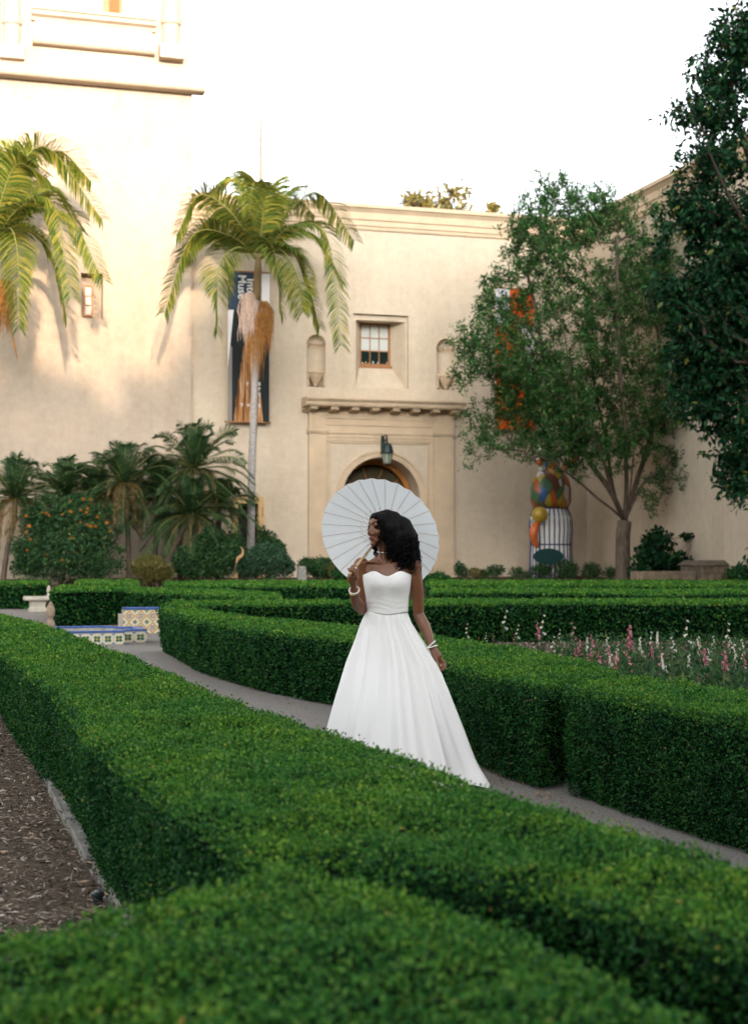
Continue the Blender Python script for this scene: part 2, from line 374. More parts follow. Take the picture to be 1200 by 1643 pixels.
# ---- doorway surround
ent = [(0, 0), (.10, 0), (.12, .06), (.18, .10), (.18, .22), (.66, .26), (.70, .36), (.70, .44), (.80, .58), (.80, .66), (0, .70)]
ex0, ex1 = Wp(484, 650)[0], Wp(738, 650)[0]; ezb, ezt = Wp(610, 664)[2], Wp(610, 642)[2]
sc_ = (ezt - ezb) / .70
entp = [(a, ezb + b * sc_) for a, b in ent]
en = MB().prof(entp, (ex0, YW, 0), (ex1, YW, 0), (0, -1, 0)).build('entablature', M['trim'], bld)
nmod = 8
for i in range(nmod):
    x = lerp(ex0 + .35, ex1 - .35, i / (nmod - 1))
    mo = MB().hexa([(x - .15, YW - .55, ezb + .07), (x + .15, YW - .55, ezb + .07), (x + .15, YW - .05, ezb - .02), (x - .15, YW - .05, ezb - .02)],
              [(x - .15, YW - .6, ezb + .245 * sc_), (x + .15, YW - .6, ezb + .245 * sc_), (x + .15, YW - .05, ezb + .215 * sc_), (x - .15, YW - .05, ezb + .215 * sc_)]).build('modillion', M['trim'], en, bevel=.012)
# frieze and architrave bands between the pilasters
zf = ezb
bands = [(.10, 0, .35), (.07, .35, .62), (.12, .62, .72), (.09, .72, 1.08), (.14, 1.08, 1.19), (.10, 1.19, 1.42), (.075, 1.42, 1.60), (.045, 1.60, 1.72)]
zscale = (Wp(610, 664)[2] - Wp(610, 712)[2]) / 1.72
px0, px1 = Wp(494, 800)[0], Wp(522, 800)[0]; qx0, qx1 = Wp(694, 800)[0], Wp(726, 800)[0]
for d, a, b in bands:
    MB().box((px1 - .02, YW - d, zf - b * zscale + .002), (qx0 + .02, YW + .01, zf - a * zscale)).build('architrave_band', M['trim'], bld)
for (a, b) in ((px0, px1), (qx0, qx1)):
    zb = bed_z(54) ; pil = MB().box((a, YW - .16, zb + .5), (b, YW + .01, zf - .01)).build('pilaster', M['trim'], bld, bevel=.01)
    zc_ = zf - 1.08 * zscale
    MB().prof([(0, zc_ - .1), (.19, zc_ - .1), (.24, zc_), (.24, zc_ + .06), (0, zc_ + .06)], (a - .05, YW, 0), (b + .05, YW, 0), (0, -1, 0)).build('pilaster_capital', M['trim'], pil)
    MB().box((a + .12, YW - .185, zf - .12), (b - .12, YW - .16, zc_ + .12)).build('pilaster_panel', M['trim'], pil, bevel=.008)
    MB().box((a - .06, YW - .22, zb - .3), (b + .06, YW + .01, zb + .28)).build('pilaster_base', M['trim'], pil, bevel=.012)
    MB().box((a - .03, YW - .19, zb + .28), (b + .03, YW + .01, zb + .5)).build('pilaster_base', M['trim'], pil, bevel=.03)
# outer strip beside each pilaster
for a, b in ((px1, px1 + .18), (qx0 - .18, qx0)):
    MB().box((a, YW - .07, .4), (b, YW + .01, zf - 1.72 * zscale)).build('pilaster_strip', M['trim'], bld)
# archivolt: two stepped rings round the opening
for r0, r1, d in ((AR, AR + .20, .05), (AR + .20, AR + .28, .09)):
    mb = MB(); n_ = 40; an = np.linspace(0, math.pi, n_)
    pin = [(AX + r0, .3)] + [(AX + r0 * math.cos(a), ASP + r0 * math.sin(a)) for a in an] + [(AX - r0, .3)]
    pout = [(AX + r1, .3)] + [(AX + r1 * math.cos(a), ASP + r1 * math.sin(a)) for a in an] + [(AX - r1, .3)]
    k = len(pin)
    for yy in (YW - d, YW + .01): mb.add([(x, yy, z) for x, z in pin] + [(x, yy, z) for x, z in pout], [])
    for i in range(k - 1):
        mb.f += [(i, i+1, k+i+1, k+i), (2*k+i, 3*k+i, 3*k+i+1, 2*k+i+1), (i, 2*k+i, 2*k+i+1, i+1), (k+i, k+i+1, 3*k+i+1, 3*k+i)]
    mb.build('archivolt', M['trim'], bld)
# vestibule behind the arch: shell, inner wooden arch, doors and fanlight
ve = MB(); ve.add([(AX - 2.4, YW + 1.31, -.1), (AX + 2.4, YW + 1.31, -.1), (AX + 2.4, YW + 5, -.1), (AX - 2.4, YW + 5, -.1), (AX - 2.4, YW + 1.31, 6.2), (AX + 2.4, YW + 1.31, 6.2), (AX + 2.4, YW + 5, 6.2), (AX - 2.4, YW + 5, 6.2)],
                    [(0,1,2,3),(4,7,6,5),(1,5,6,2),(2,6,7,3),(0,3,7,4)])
ve.build('vestibule', mat('vestibule_shade', (.06, .045, .028), .9, .1), bld, fix=False)  # plaster painted near-black to stand for the unlit interior
mb = MB(); an = np.linspace(0, math.pi, 32); r0, r1 = AR - .20, AR - .02; yf = YW + .95
pin = [(AX + r0, .5)] + [(AX + r0 * math.cos(a), ASP + r0 * math.sin(a)) for a in an] + [(AX - r0, .5)]
pout = [(AX + r1, .5)] + [(AX + r1 * math.cos(a), ASP + r1 * math.sin(a)) for a in an] + [(AX - r1, .5)]
k = len(pin)
for yy in (yf, yf + .35): mb.add([(x, yy, z) for x, z in pin] + [(x, yy, z) for x, z in pout], [])
for i in range(k - 1):
    mb.f += [(i, i+1, k+i+1, k+i), (2*k+i, 3*k+i, 3*k+i+1, 2*k+i+1), (i, 2*k+i, 2*k+i+1, i+1), (k+i, k+i+1, 3*k+i+1, 3*k+i)]
drf = mb.build('door_frame', mat('orange_door_wood', (.42, .17, .035), .5, .4, var=.2, vscale=4), bld)
fan = arch_prism([(AX + r0 * math.cos(a), ASP - .25 + r0 * math.sin(a) * .98 + .2) for a in np.linspace(0, math.pi, 24)], yf + .2, yf + .24).build('fanlight', mat('fanlight_panel', (.07, .055, .025), .35, .4), drf)
for i in range(1, 5):
    a = math.pi * i / 5; MB().tube([(AX, yf + .19, ASP), (AX + r0 * .97 * math.cos(a), yf + .19, ASP + r0 * .95 * math.sin(a))], .03, 6).build('glazing_bar', M['wood'], drf)
for s in (-1, 1):
    dd = MB().box((AX + (0.01 if s > 0 else -r0), yf + .2, .55), (AX + (r0 if s > 0 else -.01), yf + .27, ASP - .1)).build('door', M['wood'], bld, bevel=.01)
    for j in range(3):
        z0 = .75 + j * 1.05; x0 = AX + s * r0 * .5
        MB().box((x0 - r0 * .34, yf + .17, z0), (x0 + r0 * .34, yf + .215, z0 + .85)).build('door_panel', M['wood'], dd, bevel=.02)
# window: frame, sash bars, panes and blind
wn = MB(); fw = .075; yf = YW + WD + .05
for a, b in (((ix0, iz0), (ix0 + fw, iz1)), ((ix1 - fw, iz0), (ix1, iz1)), ((ix0 + fw, iz1 - fw), (ix1 - fw, iz1)), ((ix0 + fw, iz0), (ix1 - fw, iz0 + fw * 1.5))):
    wn.box((a[0], yf, a[1]), (b[0], yf + .12, b[1]))
wf = wn.build('window_frame', M['wood'], bld)
MB().box((ix0 - .06, yf - .12, iz0 - .07), (ix1 + .06, yf, iz0 + .03)).build('window_sill', M['wood'], wf, bevel=.01)
gx0, gx1, gz0, gz1 = ix0 + fw, ix1 - fw, iz0 + fw * 1.5, iz1 - fw
for i in range(3):
    for j in range(3):
        a = lerp(gx0, gx1, i / 3) + .016; b = lerp(gx0, gx1, (i + 1) / 3) - .016; c = lerp(gz0, gz1, j / 3) + .016; d = lerp(gz0, gz1, (j + 1) / 3) - .016
        MB().box((a - .02, yf + .06, c - .02), (b + .02, yf + .066, d + .02)).build('pane', M['blind'] if j else M['glass'], wf)
for i in (1, 2):
    x = lerp(gx0, gx1, i / 3); MB().box((x - .018, yf + .02, gz0), (x + .018, yf + .075, gz1)).build('glazing_bar', M['wood'], wf)
    z = lerp(gz0, gz1, i / 3); MB().box((gx0, yf + .028, z - .018), (gx1, yf + .073, z + .018)).build('glazing_bar', M['wood'], wf)
for k in range(9):
    x = lerp(gx0, gx1, random.random()); h_ = .03 + .07 * random.random(); MB().lathe((x, yf + .045, gz0), [(.025, 0), (.025, h_), (.012, h_ + .02), (.001, h_ + .022)], 8).build('sill_jar', mat('jar%d' % k, random.choice([(.6, .6, .55), (.15, .3, .33), (.5, .3, .15)]), .3, .5), wf)
# niches: impost moulding and urn bracket
for (nx, nr, zs, zb) in nich:
    nc = MB().lathe((nx, YW, zs), [(nr - .06, -.06), (nr - .03, -.06), (nr - .01, 0), (nr - .06, .03)], 24, .02, math.pi - .02).build('niche', M['trim'], bld)
    mb = MB(); h_ = .55; mb.lathe((nx, YW + .08, zb + .12), [(.05, -.10), (.10, -.02), (.08, .02), (.16, .10), (.27, .30), (.30, .38), (.35, .40), (.35, .47), (.29, .48)], 20, sx=1, sy=.8)
    mb.build('urn_bracket', M['trim'], nc, smooth='auto')
    for s in (-1, 1): MB().box((nx + s * nr * .86 - .03, YW - .02, zb + .05), (nx + s * nr * .86 + .03, YW + .06, zb + .58)).build('bracket_post', M['trim'], nc)
    # raised moulding around the niche head
    mb = MB(); pts = [(nx - (nr + .03), YW - .01, zs + .0)] + [(nx + (nr + .03) * math.cos(a), YW - .01, zs + (nr + .03) * math.sin(a)) for a in np.linspace(math.pi, 0, 18)]
    mb.tube(pts, .025, 5); mb.build('niche_moulding', M['trim'], nc)
# side door frame
sdf = MB(); fw = .2
for a, b in (((dl, .5), (dl + fw, dt_)), ((dr - fw, .5), (dr, dt_)), ((dl + fw, dt_ - .25), (dr - fw, dt_))): sdf.box((a[0], YW - .05, a[1]), (b[0], YW + .2, b[1]))
sf = sdf.build('side_door_frame', M['palewood'], bld, bevel=.01)
MB().box((dl + .12, YW + .45, .2), (dr - .12, YW + .495, dt_ - .16)).build('side_door', M['dark'], bld)
for z in (dt_ - .75, dt_ - 2.3): MB().box((dr - .07, YW - .06, z), (dr - .04, YW - .045, z + .35)).build('hinge', M['wood'], sf)

# ---- tower
TX0, TX1 = onY(-2, 400, YW - .35)[0], onY(307, 400, YW - .35)[0]; TY = YW - .35
T = lambda px, py: onY(px, py, TY)
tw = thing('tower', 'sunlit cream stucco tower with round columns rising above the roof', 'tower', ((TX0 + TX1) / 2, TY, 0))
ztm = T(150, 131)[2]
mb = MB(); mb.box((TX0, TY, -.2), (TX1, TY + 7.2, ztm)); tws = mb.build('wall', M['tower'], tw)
c1, c2 = T(130, 438), T(165, 511); zz = (T(147, 438)[2], T(147, 511)[2])
bool_cut(tws, [MB().box((c1[0], TY - .1, zz[1]), (c2[0], TY + .5, zz[0])).build('c', None)])
tws.data.materials.clear(); tws.data.materials.append(M['tower'])
# little window in the tower recess
c3, c4 = onY(134, 457, TY + .45), onY(149, 508, TY + .45)
fo = MB(); f_ = .06
for a, b in (((c3[0], c4[2]), (c3[0] + f_, c3[2])), ((c4[0] - f_, c4[2]), (c4[0], c3[2])), ((c3[0] + f_, c3[2] - f_), (c4[0] - f_, c3[2])), ((c3[0] + f_, c4[2]), (c4[0] - f_, c4[2] + f_))): fo.box((a[0], TY + .38, a[1]), (b[0], TY + .46, b[1]))
tf = fo.build('window_frame', mat('orange_sash', (.5, .2, .06), .5, .4), tw)
for j in range(3):
    a = lerp(c4[2] + f_, c3[2] - f_, j / 3); b = lerp(c4[2] + f_, c3[2] - f_, (j + 1) / 3)
    MB().box((c3[0] + f_ - .01, TY + .42, a + .01), (c4[0] - f_ + .01, TY + .425, b - .01)).build('pane', mat('pale_pane', (.62, .58, .5), .3, .4), tf)
    if j: MB().box((c3[0] + f_, TY + .40, a - .02), (c4[0] - f_, TY + .44, a + .02)).build('glazing_bar', M['wood'], tf)
# mouldings above
def band(name, z0, z1, d, x0=None, x1=None, roll=False, m_='tower', yb=None):
    x0 = TX0 - d if x0 is None else x0; x1 = TX1 + d if x1 is None else x1; yb = TY if yb is None else yb
    if roll:
        r = (z1 - z0) / 2; pts = [(-.05, z0)] + [(d - r * .3 + r * .9 * math.cos(a), (z0 + z1) / 2 + r * math.sin(a)) for a in np.linspace(-math.pi / 2, math.pi / 2, 9)] + [(-.05, z1)]
    else:
        h_ = z1 - z0; pts = [(-.05, z0), (d * .35, z0), (d * .45, z0 + h_ * .25), (d * .8, z0 + h_ * .4), (d * .85, z0 + h_ * .7), (d, z0 + h_ * .75), (d, z1), (-.05, z1)]
    mb = MB().prof(pts, (x0, yb, 0), (x1, yb, 0), (0, -1, 0)); return mb.build(name, M[m_], tw, smooth='auto')
Z = lambda py, px=150: T(px, py)[2]
band('base_moulding', Z(137), Z(124), .42, roll=True)
MB().box((TX0 - .12, TY - .12, Z(124)), (TX1 + .1, TY + 7, Z(97))).build('plinth', M['tower'], tw)
MB().box((TX0, TY + .05, Z(97)), (TX1 - .1, TY + 6.8, Z(-60))).build('upper_wall', M['tower'], tw)
xa, xb = T(52, 80)[0], T(247, 80)[0]
MB().box((xa + .05, TY - .02, Z(97)), (xb - .05, TY + .2, Z(82))).build('panel', M['tower'], tw)
band('roll_moulding', Z(81), Z(67), .30, xa, xb, roll=True, yb=TY + .06)
MB().box((xa + .08, TY - .08, Z(67)), (xb - .08, TY + .2, Z(42))).build('panel', M['tower'], tw)
band('ledge', Z(42), Z(22), .42, xa - .05, xb + .05, yb=TY + .06)
for pxc, w_ in ((19, 17), (274, 17)):
    c = T(pxc, 80); r = (T(pxc + w_ - 2, 80)[0] - c[0]); z = lambda py: T(pxc, py)[2]
    pb = MB().box((c[0] - r * 1.3, TY - r * 1.1, z(97)), (c[0] + r * 1.3, TY + r, z(74))).build('column_base', M['tower'], tw, bevel=.02)
    cl = MB().lathe((c[0], TY + .05, 0), [(r * .95, z(74)), (r * .92, z(30)), (r * .9, z(-60))], 24).build('column', M['tower'], tw, smooth='auto')
    MB().lathe((c[0], TY + .05, 0), [(r * .92, z(40)), (r * 1.08, z(38)), (r * 1.12, z(30)), (r * .95, z(28))], 24).build('column_ring', M['tower'], cl, smooth='auto')
tw0, tw1 = T(166, 0)[0], T(196, 0)[0]
MB().box((tw0, TY - .02, Z(24)), (tw1, TY + .3, Z(-60))).build('belfry_window', M['wood'], tw)
MB().box((tw0 + .2, TY - .025, Z(20)), (tw1 - .1, TY - .01, Z(-60))).build('belfry_louvre', mat('belfry_shade', (.2, .10, .04), .8, .2), tw)

# ---- flagpole on the roof, behind the palm
p = onY(418.5, 290, YW + 6); top = onY(418.5, 194, YW + 6)
fp = thing('flagpole', 'thin pale flagpole standing on the museum roof above the palm', 'flagpole', (p[0], YW + 6, ZT - .5))
MB().tube([(p[0], YW + 6, ZT - .5), (p[0], YW + 6, (ZT + top[2]) / 2), (p[0], YW + 6, top[2])], [.085, .075, .04], 8).build('pole', mat('pale_pole', (.20, .17, .13), .6, .3), fp, smooth=True)
MB().ball((p[0], YW + 6, top[2] + .03), .08).build('finial', M['trim'], fp, smooth=True)

# ---- wall lantern over the arch
p = Wp(612.5, 712); ln = thing('wall_lantern', 'dark green iron lantern on a wall bracket above the arch', 'lantern', (p[0], YW - .1, p[2]))
zt, zb = Wp(612, 699)[2], Wp(612, 723)[2]; lx = p[0]
MB().box((lx - .06, YW - .17, zb), (lx + .06, YW - .02, zt)).build('back_plate', M['iron'], ln, bevel=.015)
lx2 = onY(621, 720, YW - .75)[0]; lz = onY(621, 711, YW - .75)[2]; yl = YW - .75
MB().tube([(lx, YW - .12, zt - .1), ((lx + lx2) / 2, YW - .45, zt - .02), (lx2, yl, zt - .06), (lx2, yl, lz + .12)], .025, 6).tube([(lx, YW - .12, zb + .15), (lx2, yl + .05, zt - .1)], .02, 6).build('bracket_arm', M['iron'], ln, smooth=True)
s = onY(631, 720, yl)[0] - lx2; z0 = onY(621, 746, yl)[2]; zm = onY(621, 728, yl)[2]
MB().lathe((lx2, yl, 0), [(.03, lz + .14), (.045, lz + .08), (.03, lz + .03), (s * .55, lz - .02), (s * .85, lz - .14), (s * 1.0, zm + .1), (s * 1.08, zm + .04), (s, zm), (.02, zm)][::-1], 12).build('cap', M['iron'], ln, smooth='auto')
gl = mat('lantern_glass', (.30, .33, .26), .2, .5)
MB().lathe((lx2, yl, 0), [(s * .55, z0 + .06), (s * .82, zm)], 8).build('glass', gl, ln)
mb = MB()
for i in range(8):
    a = 2 * math.pi * i / 8; mb = MB().tube([(lx2 + s * .56 * math.cos(a), yl + s * .56 * math.sin(a), z0 + .06), (lx2 + s * .85 * math.cos(a), yl + s * .85 * math.sin(a), zm)], .013, 5); mb.build('glazing_bar', M['iron'], ln)
MB().lathe((lx2, yl, 0), [(.02, z0 - .03), (.06, z0), (s * .58, z0 + .03), (s * .58, z0 + .07), (.02, z0 + .07)], 10).build('base', M['iron'], ln, smooth='auto')

# ---- banners
def banner_mesh(a, b, y, nx=10, nz=40, wave=.02):
    V = []; 
    for j in range(nz + 1):
        for i in range(nx + 1):
            u, v = i / nx, j / nz; V.append((lerp(a[0], b[0], u), y + wave * math.sin(u * 7 + v * 3) * (.5 + v) - .0, lerp(a[1], b[1], v)))
    n_ = nx + 1; Fq = [(j*n_+i, j*n_+i+1, (j+1)*n_+i+1, (j+1)*n_+i) for j in range(nz) for i in range(nx)]
    return V, Fq
def print_mat(name, kind):
    m = bpy.data.materials.new(name); m.use_nodes = True; t = m.node_tree; b = t.nodes['Principled BSDF']; b.inputs['Roughness'].default_value = .75; b.inputs['Specular IOR Level'].default_value = .15
    tc = t.nodes.new('ShaderNodeTexCoord'); sp = t.nodes.new('ShaderNodeSeparateXYZ'); t.links.new(tc.outputs['Generated'], sp.inputs[0])
    X, Zc = sp.outputs['X'], sp.outputs['Z']
    def mth(op, a, b_=None):
        n = t.nodes.new('ShaderNodeMath'); n.operation = op
        for i, q in enumerate((a, b_)):
            if q is None: continue
            if isinstance(q, (int, float)): n.inputs[i].default_value = q
            else: t.links.new(q, n.inputs[i])
        return n.outputs[0]
    def mix(f, a, b_):
        n = t.nodes.new('ShaderNodeMix'); n.data_type = 'RGBA'; t.links.new(f, n.inputs['Factor'])
        for s_, q in (('A', a), ('B', b_)):
            if isinstance(q, tuple): n.inputs[s_].default_value = (*q, 1)
            else: t.links.new(q, n.inputs[s_])
        return n.outputs['Result']
    if kind == 'dark':
        # flame-like picture: streaks fanning upwards on black
        nz = t.nodes.new('ShaderNodeTexNoise'); mp = t.nodes.new('ShaderNodeMapping'); mp.inputs['Scale'].default_value = (9, 1, 1.6); t.links.new(tc.outputs['Generated'], mp.inputs[0]); t.links.new(mp.outputs[0], nz.inputs['Vector']); nz.inputs['Scale'].default_value = 2.2; nz.inputs['Detail'].default_value = 3
        rp = t.nodes.new('ShaderNodeValToRGB'); e = rp.color_ramp.elements; e[0].position = .36; e[0].color = (.10, .035, .015, 1); e[1].position = .68; e[1].color = (.72, .54, .36, 1); el = e.new(.52); el.color = (.40, .19, .07, 1)
        t.links.new(nz.outputs['Fac'], rp.inputs[0])
        # body of the flame: |x-.5| < width(z)
        wdt = mth('ADD', mth('MULTIPLY', mth('SUBTRACT', .60, Zc), .46), .08)
        dx = mth('ABSOLUTE', mth('SUBTRACT', X, .5)); nn = t.nodes.new('ShaderNodeTexNoise'); nn.inputs['Scale'].default_value = 7; t.links.new(tc.outputs['Generated'], nn.inputs['Vector'])
        edge = mth('ADD', dx, mth('MULTIPLY', mth('SUBTRACT', nn.outputs['Fac'], .5), .14))
        ins = mth('MULTIPLY', mth('LESS_THAN', edge, wdt), mth('LESS_THAN', Zc, .62))
        flame = mix(ins, (.018, .022, .022), rp.outputs[0])
        grey = mth('LESS_THAN', X, .10); flame = mix(mth('MULTIPLY', grey, mth('LESS_THAN', Zc, .5)), flame, (.22, .20, .18))
        col = mix(mth('GREATER_THAN', Zc, .745), flame, (.035, .055, .085))
        # white margins
        wm = mth('LESS_THAN', X, mth('MULTIPLY', mth('SUBTRACT', Zc, .35), .34)); wm = mth('MULTIPLY', wm, mth('LESS_THAN', Zc, .745))
        col = mix(wm, col, (.70, .68, .66)); col = mix(mth('MULTIPLY', mth('GREATER_THAN', X, .80), mth('GREATER_THAN', Zc, .72)), col, (.72, .70, .68))
    else:
        st = mth('MULTIPLY', mth('LESS_THAN', X, .36), mth('GREATER_THAN', Zc, .74))
        st2 = mth('MULTIPLY', mth('GREATER_THAN', X, mth('ADD', .62, mth('MULTIPLY', mth('SUBTRACT', .75, Zc), .9))), mth('MULTIPLY', mth('LESS_THAN', Zc, .75), mth('GREATER_THAN', Zc, .38)))
        col = mix(st, (.62, .085, .012), (.68, .66, .68)); col = mix(st2, col, (.66, .64, .66))
    t.links.new(col, b.inputs['Base Color']); return m
def hang(name, label, pl, pr, pt, pb, y, m):
    a = onY(pl, pb, y); b = onY(pr, pb, y); zt = onY((pl + pr) / 2, pt, y)[2]; zb = onY((pl + pr) / 2, pb, y)[2]
    t_ = thing(name, label, 'banner', ((a[0] + b[0]) / 2, y, zb))
    V, Fq = banner_mesh((a[0], zb), (b[0], zt), y); mb = MB(); mb.add(V, Fq)
    c = mb.build('cloth', m, t_, smooth=True, fix=False)
    for z in (zb - .03, zt + .03):
        MB().tube([(a[0] - .12, y, z), (b[0] + .06, y, z)], .03, 8).build('rod', M['wood'], t_, smooth=True)
        for x in (a[0] + .1, b[0] - .1): MB().tube([(x, y, z), (x, YW + .02, z)], .02, 6).build('rod_bracket', M['iron'], t_)
    return t_, (a[0], b[0], zb, zt), c
b1, (bx0, bx1, bz0, bz1), bc1 = hang('banner', 'tall dark museum banner with white lettering and flame picture, behind the tall palm', 365.5, 432, 437, 676, YW - .28, print_mat('flame_banner_print', 'dark'))
hang('banner', 'tall orange museum banner on the wall behind the multi-stemmed tree', 796, 857, 464, 688, YW - .28, print_mat('orange_banner_print', 'orange'))
WHT = mat('print_white', (.72, .70, .66), .8, .1)
def lettering(txt, px, py, size, rot, parent, y):
    cu = bpy.data.curves.new('txt', 'FONT'); cu.body = txt; cu.size = size; cu.extrude = .002; cu.offset = .006
    ob = bpy.data.objects.new('txt', cu); COL.objects.link(ob); bpy.context.view_layer.update()
    me = bpy.data.meshes.new_from_object(ob.evaluated_get(bpy.context.evaluated_depsgraph_get())); bpy.data.objects.remove(ob)
    p = onY(px, py, y); Mx = Matrix.Translation(Vector(p) - Vector(OFF[parent.name])) @ Matrix.Rotation(math.pi / 2, 4, 'X') @ Matrix.Rotation(rot, 4, 'Z'); me.transform(Mx)
    me.materials.clear(); me.materials.append(WHT); return link('lettering', me, parent)
lettering('Inte', 396.5, 446, .42, -math.pi / 2, b1, YW - .33)
lettering('Muse', 382.5, 440, .42, -math.pi / 2, b1, YW - .33)
for tx, px, py in (('T', 395, 618), ('E', 414.5, 618), ('F', 414.5, 626), ('E', 414.5, 635), ('T', 386, 652), ('H', 396, 652), ('E', 414.5, 653)): lettering(tx, px, py, .16, 0, b1, YW - .33)
# ================================================================== clipped hedges
def inside(poly, P):
    x, y = P[:, 0], P[:, 1]; c = np.zeros(len(P), bool); n = len(poly); j = n - 1
    for i in range(n):
        xi, yi = poly[i]; xj, yj = poly[j]
        m = ((yi > y) != (yj > y)) & (x < (xj - xi) * (y - yi) / (yj - yi + 1e-12) + xi); c ^= m; j = i
    return c
def edge_dist(poly, P):
    d = np.full(len(P), 9e9); n = len(poly); best = np.zeros((len(P), 2))
    for i in range(n):
        a = np.array(poly[i]); b = np.array(poly[(i + 1) % n]); ab = b - a
        t = np.clip(((P - a) @ ab) / (ab @ ab + 1e-12), 0, 1); q = a + t[:, None] * ab; dd = np.linalg.norm(P - q, axis=1)
        m = dd < d; d[m] = dd[m]; best[m] = q[m]
    return d, best
def leaf_len(d): return np.maximum(.0165, .00215 * d)
HN = 0
def hedge(label, pts, h=.66, z0=0.0, over=.10, dens=1.0, far_side=.35, lump=.036):
    """pts: outline of the top, garden XY, counter-clockwise"""
    global HN; HN += 1
    poly = [np.array(p[:2], float) for p in pts]
    area = sum(poly[i][0] * poly[(i + 1) % len(poly)][1] - poly[(i + 1) % len(poly)][0] * poly[i][1] for i in range(len(poly))) / 2
    if area < 0: poly = poly[::-1]
    c = np.mean(poly, 0); t = thing('hedge', label, 'hedge', (c[0], c[1], z0), group='clipped garden hedges')
    n = len(poly)
    nrm = []
    for i in range(n):
        e = poly[(i + 1) % n] - poly[i]; e = e / (np.linalg.norm(e) + 1e-9); nrm.append(np.array([e[1], -e[0]]))
    # branch core, painted near-black for the shade between the leaves
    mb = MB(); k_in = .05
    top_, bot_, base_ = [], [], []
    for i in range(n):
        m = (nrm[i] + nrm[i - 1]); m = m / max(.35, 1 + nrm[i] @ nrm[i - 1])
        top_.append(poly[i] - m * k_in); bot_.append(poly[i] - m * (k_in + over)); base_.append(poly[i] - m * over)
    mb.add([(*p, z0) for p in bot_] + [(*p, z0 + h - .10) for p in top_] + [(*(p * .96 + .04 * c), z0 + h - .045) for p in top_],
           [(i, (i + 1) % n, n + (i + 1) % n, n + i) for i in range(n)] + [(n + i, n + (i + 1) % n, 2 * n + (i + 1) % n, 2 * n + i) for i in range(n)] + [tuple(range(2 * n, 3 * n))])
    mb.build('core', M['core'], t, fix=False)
    Ps, Ns = [], []
    camxy = np.zeros(2)
    # top
    lo, hi = np.min(poly, 0), np.max(poly, 0); A = (hi[0] - lo[0]) * (hi[1] - lo[1])
    def rho(P):  # wanted leaves per square metre
        d = np.linalg.norm(P, axis=1) + .001; L = leaf_len(d); return dens * 1.24 / (L * L * .36)
    gx = np.linspace(lo[0], hi[0], 60); gy = np.linspace(lo[1], hi[1], 60); G = np.stack(np.meshgrid(gx, gy), -1).reshape(-1, 2); G = G[inside(poly, G)]
    rmax = rho(G).max() if len(G) else rho(c[None])[0]
    nt_ = int(A * rmax); nt_ = min(nt_, 900000)
    P2 = lo + (hi - lo) * rng.random((nt_, 2)); P2 = P2[rng.random(nt_) < rho(P2) / rmax]; P2 = P2[inside(poly, P2)]
    ed, q = edge_dist(poly, P2)
    z = z0 + h - .045 * np.clip(1 - ed / .10, 0, 1) ** 2
    P3 = np.stack([P2[:, 0], P2[:, 1], z], 1)
    outw = norm(np.concatenate([q - P2, np.zeros((len(P2), 1))], 1)) * (np.clip(1 - ed / .10, 0, 1) * .9)[:, None]
    Ps.append(P3); Ns.append(norm(np.array([0, 0, 1.]) + outw))
    # sides
    for i in range(n):
        a, b = poly[i], poly[(i + 1) % n]; L = np.linalg.norm(b - a); ba, bb = base_[i], base_[(i + 1) % n]
        ks = max(1, int(L / .8))
        face = (camxy - (a + b) / 2) @ nrm[i] > 0
        for s in range(ks):
            a1, b1 = a + (b - a) * s / ks, a + (b - a) * (s + 1) / ks; mid = (a1 + b1) / 2
            m_ = int(rho(mid[None])[0] * (L / ks) * h * (1.0 if face else far_side))
            if m_ < 1: continue
            u = rng.random(m_); v = rng.random(m_)
            p = a1 + (b1 - a1) * u[:, None]; zz = z0 + .01 + (h - .02) * v
            ug = (s + u) / ks; pb_ = ba + (bb - ba) * ug[:, None]; wv = ((1 - v) ** 1.4)[:, None]; p = p * (1 - wv) + pb_ * wv - nrm[i] * (.03 * np.clip((v - .9) / .1, 0, 1))[:, None]
            Ps.append(np.column_stack([p, zz])); Ns.append(np.tile(np.array([*nrm[i], .12]), (m_, 1)))
    P = np.concatenate(Ps); Nn = norm(np.concatenate(Ns)); k = len(P)
    d = np.linalg.norm(P[:, :2], axis=1); L = leaf_len(d)
    lum = SNa(P, 6.5) * .6 + SNb(P, 17.0) * .5
    P = P + Nn * (lump * lum + .022 * SNb(P, 1.5) * min(1, h) + rng.normal(size=k) * .010 - .004)[:, None]
    # leafy shoots poke out here and there
    out = rng.random(k) < .05; P[out] += Nn[out] * (rng.random(out.sum()) * .03)[:, None]
    U = norm(Nn * (.55 + .5 * rng.random(k))[:, None] + rand_dir(k) * .95); N = norm(Nn + rand_dir(k) * .9)
    LL = L * rng.uniform(.7, 1.25, k)
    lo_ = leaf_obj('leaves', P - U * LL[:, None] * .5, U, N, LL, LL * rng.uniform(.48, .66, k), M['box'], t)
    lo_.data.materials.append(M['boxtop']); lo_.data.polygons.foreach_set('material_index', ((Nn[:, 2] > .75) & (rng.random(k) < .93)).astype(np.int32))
    # bare twigs poking from the near faces
    if dens >= 1 and d.min() < 12:
        sel = np.where((np.abs(Nn[:, 2]) < .4) & (d < 12))[0]
        if len(sel):
            mb = MB()
            for j in rng.choice(sel, 46):
                a = P[j] - Nn[j] * .03; u = norm(Nn[j] * .35 + rand_dir(1)[0] * .8); l = rng.uniform(.04, .11); mb.tube([a, a + u * l * .5 + rand_dir(1)[0] * .008, a + u * l], [.0022, .0018, .001], 4, False)
            mb.build('twigs', M['twig'], t)['kind'] = 'stuff'
    return t
def hz(pts, h): return [onZ(px, py, h)[:2] for px, py in pts]
h = .66
R_ = hz([(1330, 1412), (1150, 1356), (1000, 1312), (880, 1286), (800, 1264), (620, 1200), (350, 1110), (220, 1056), (100, 1010)], h)
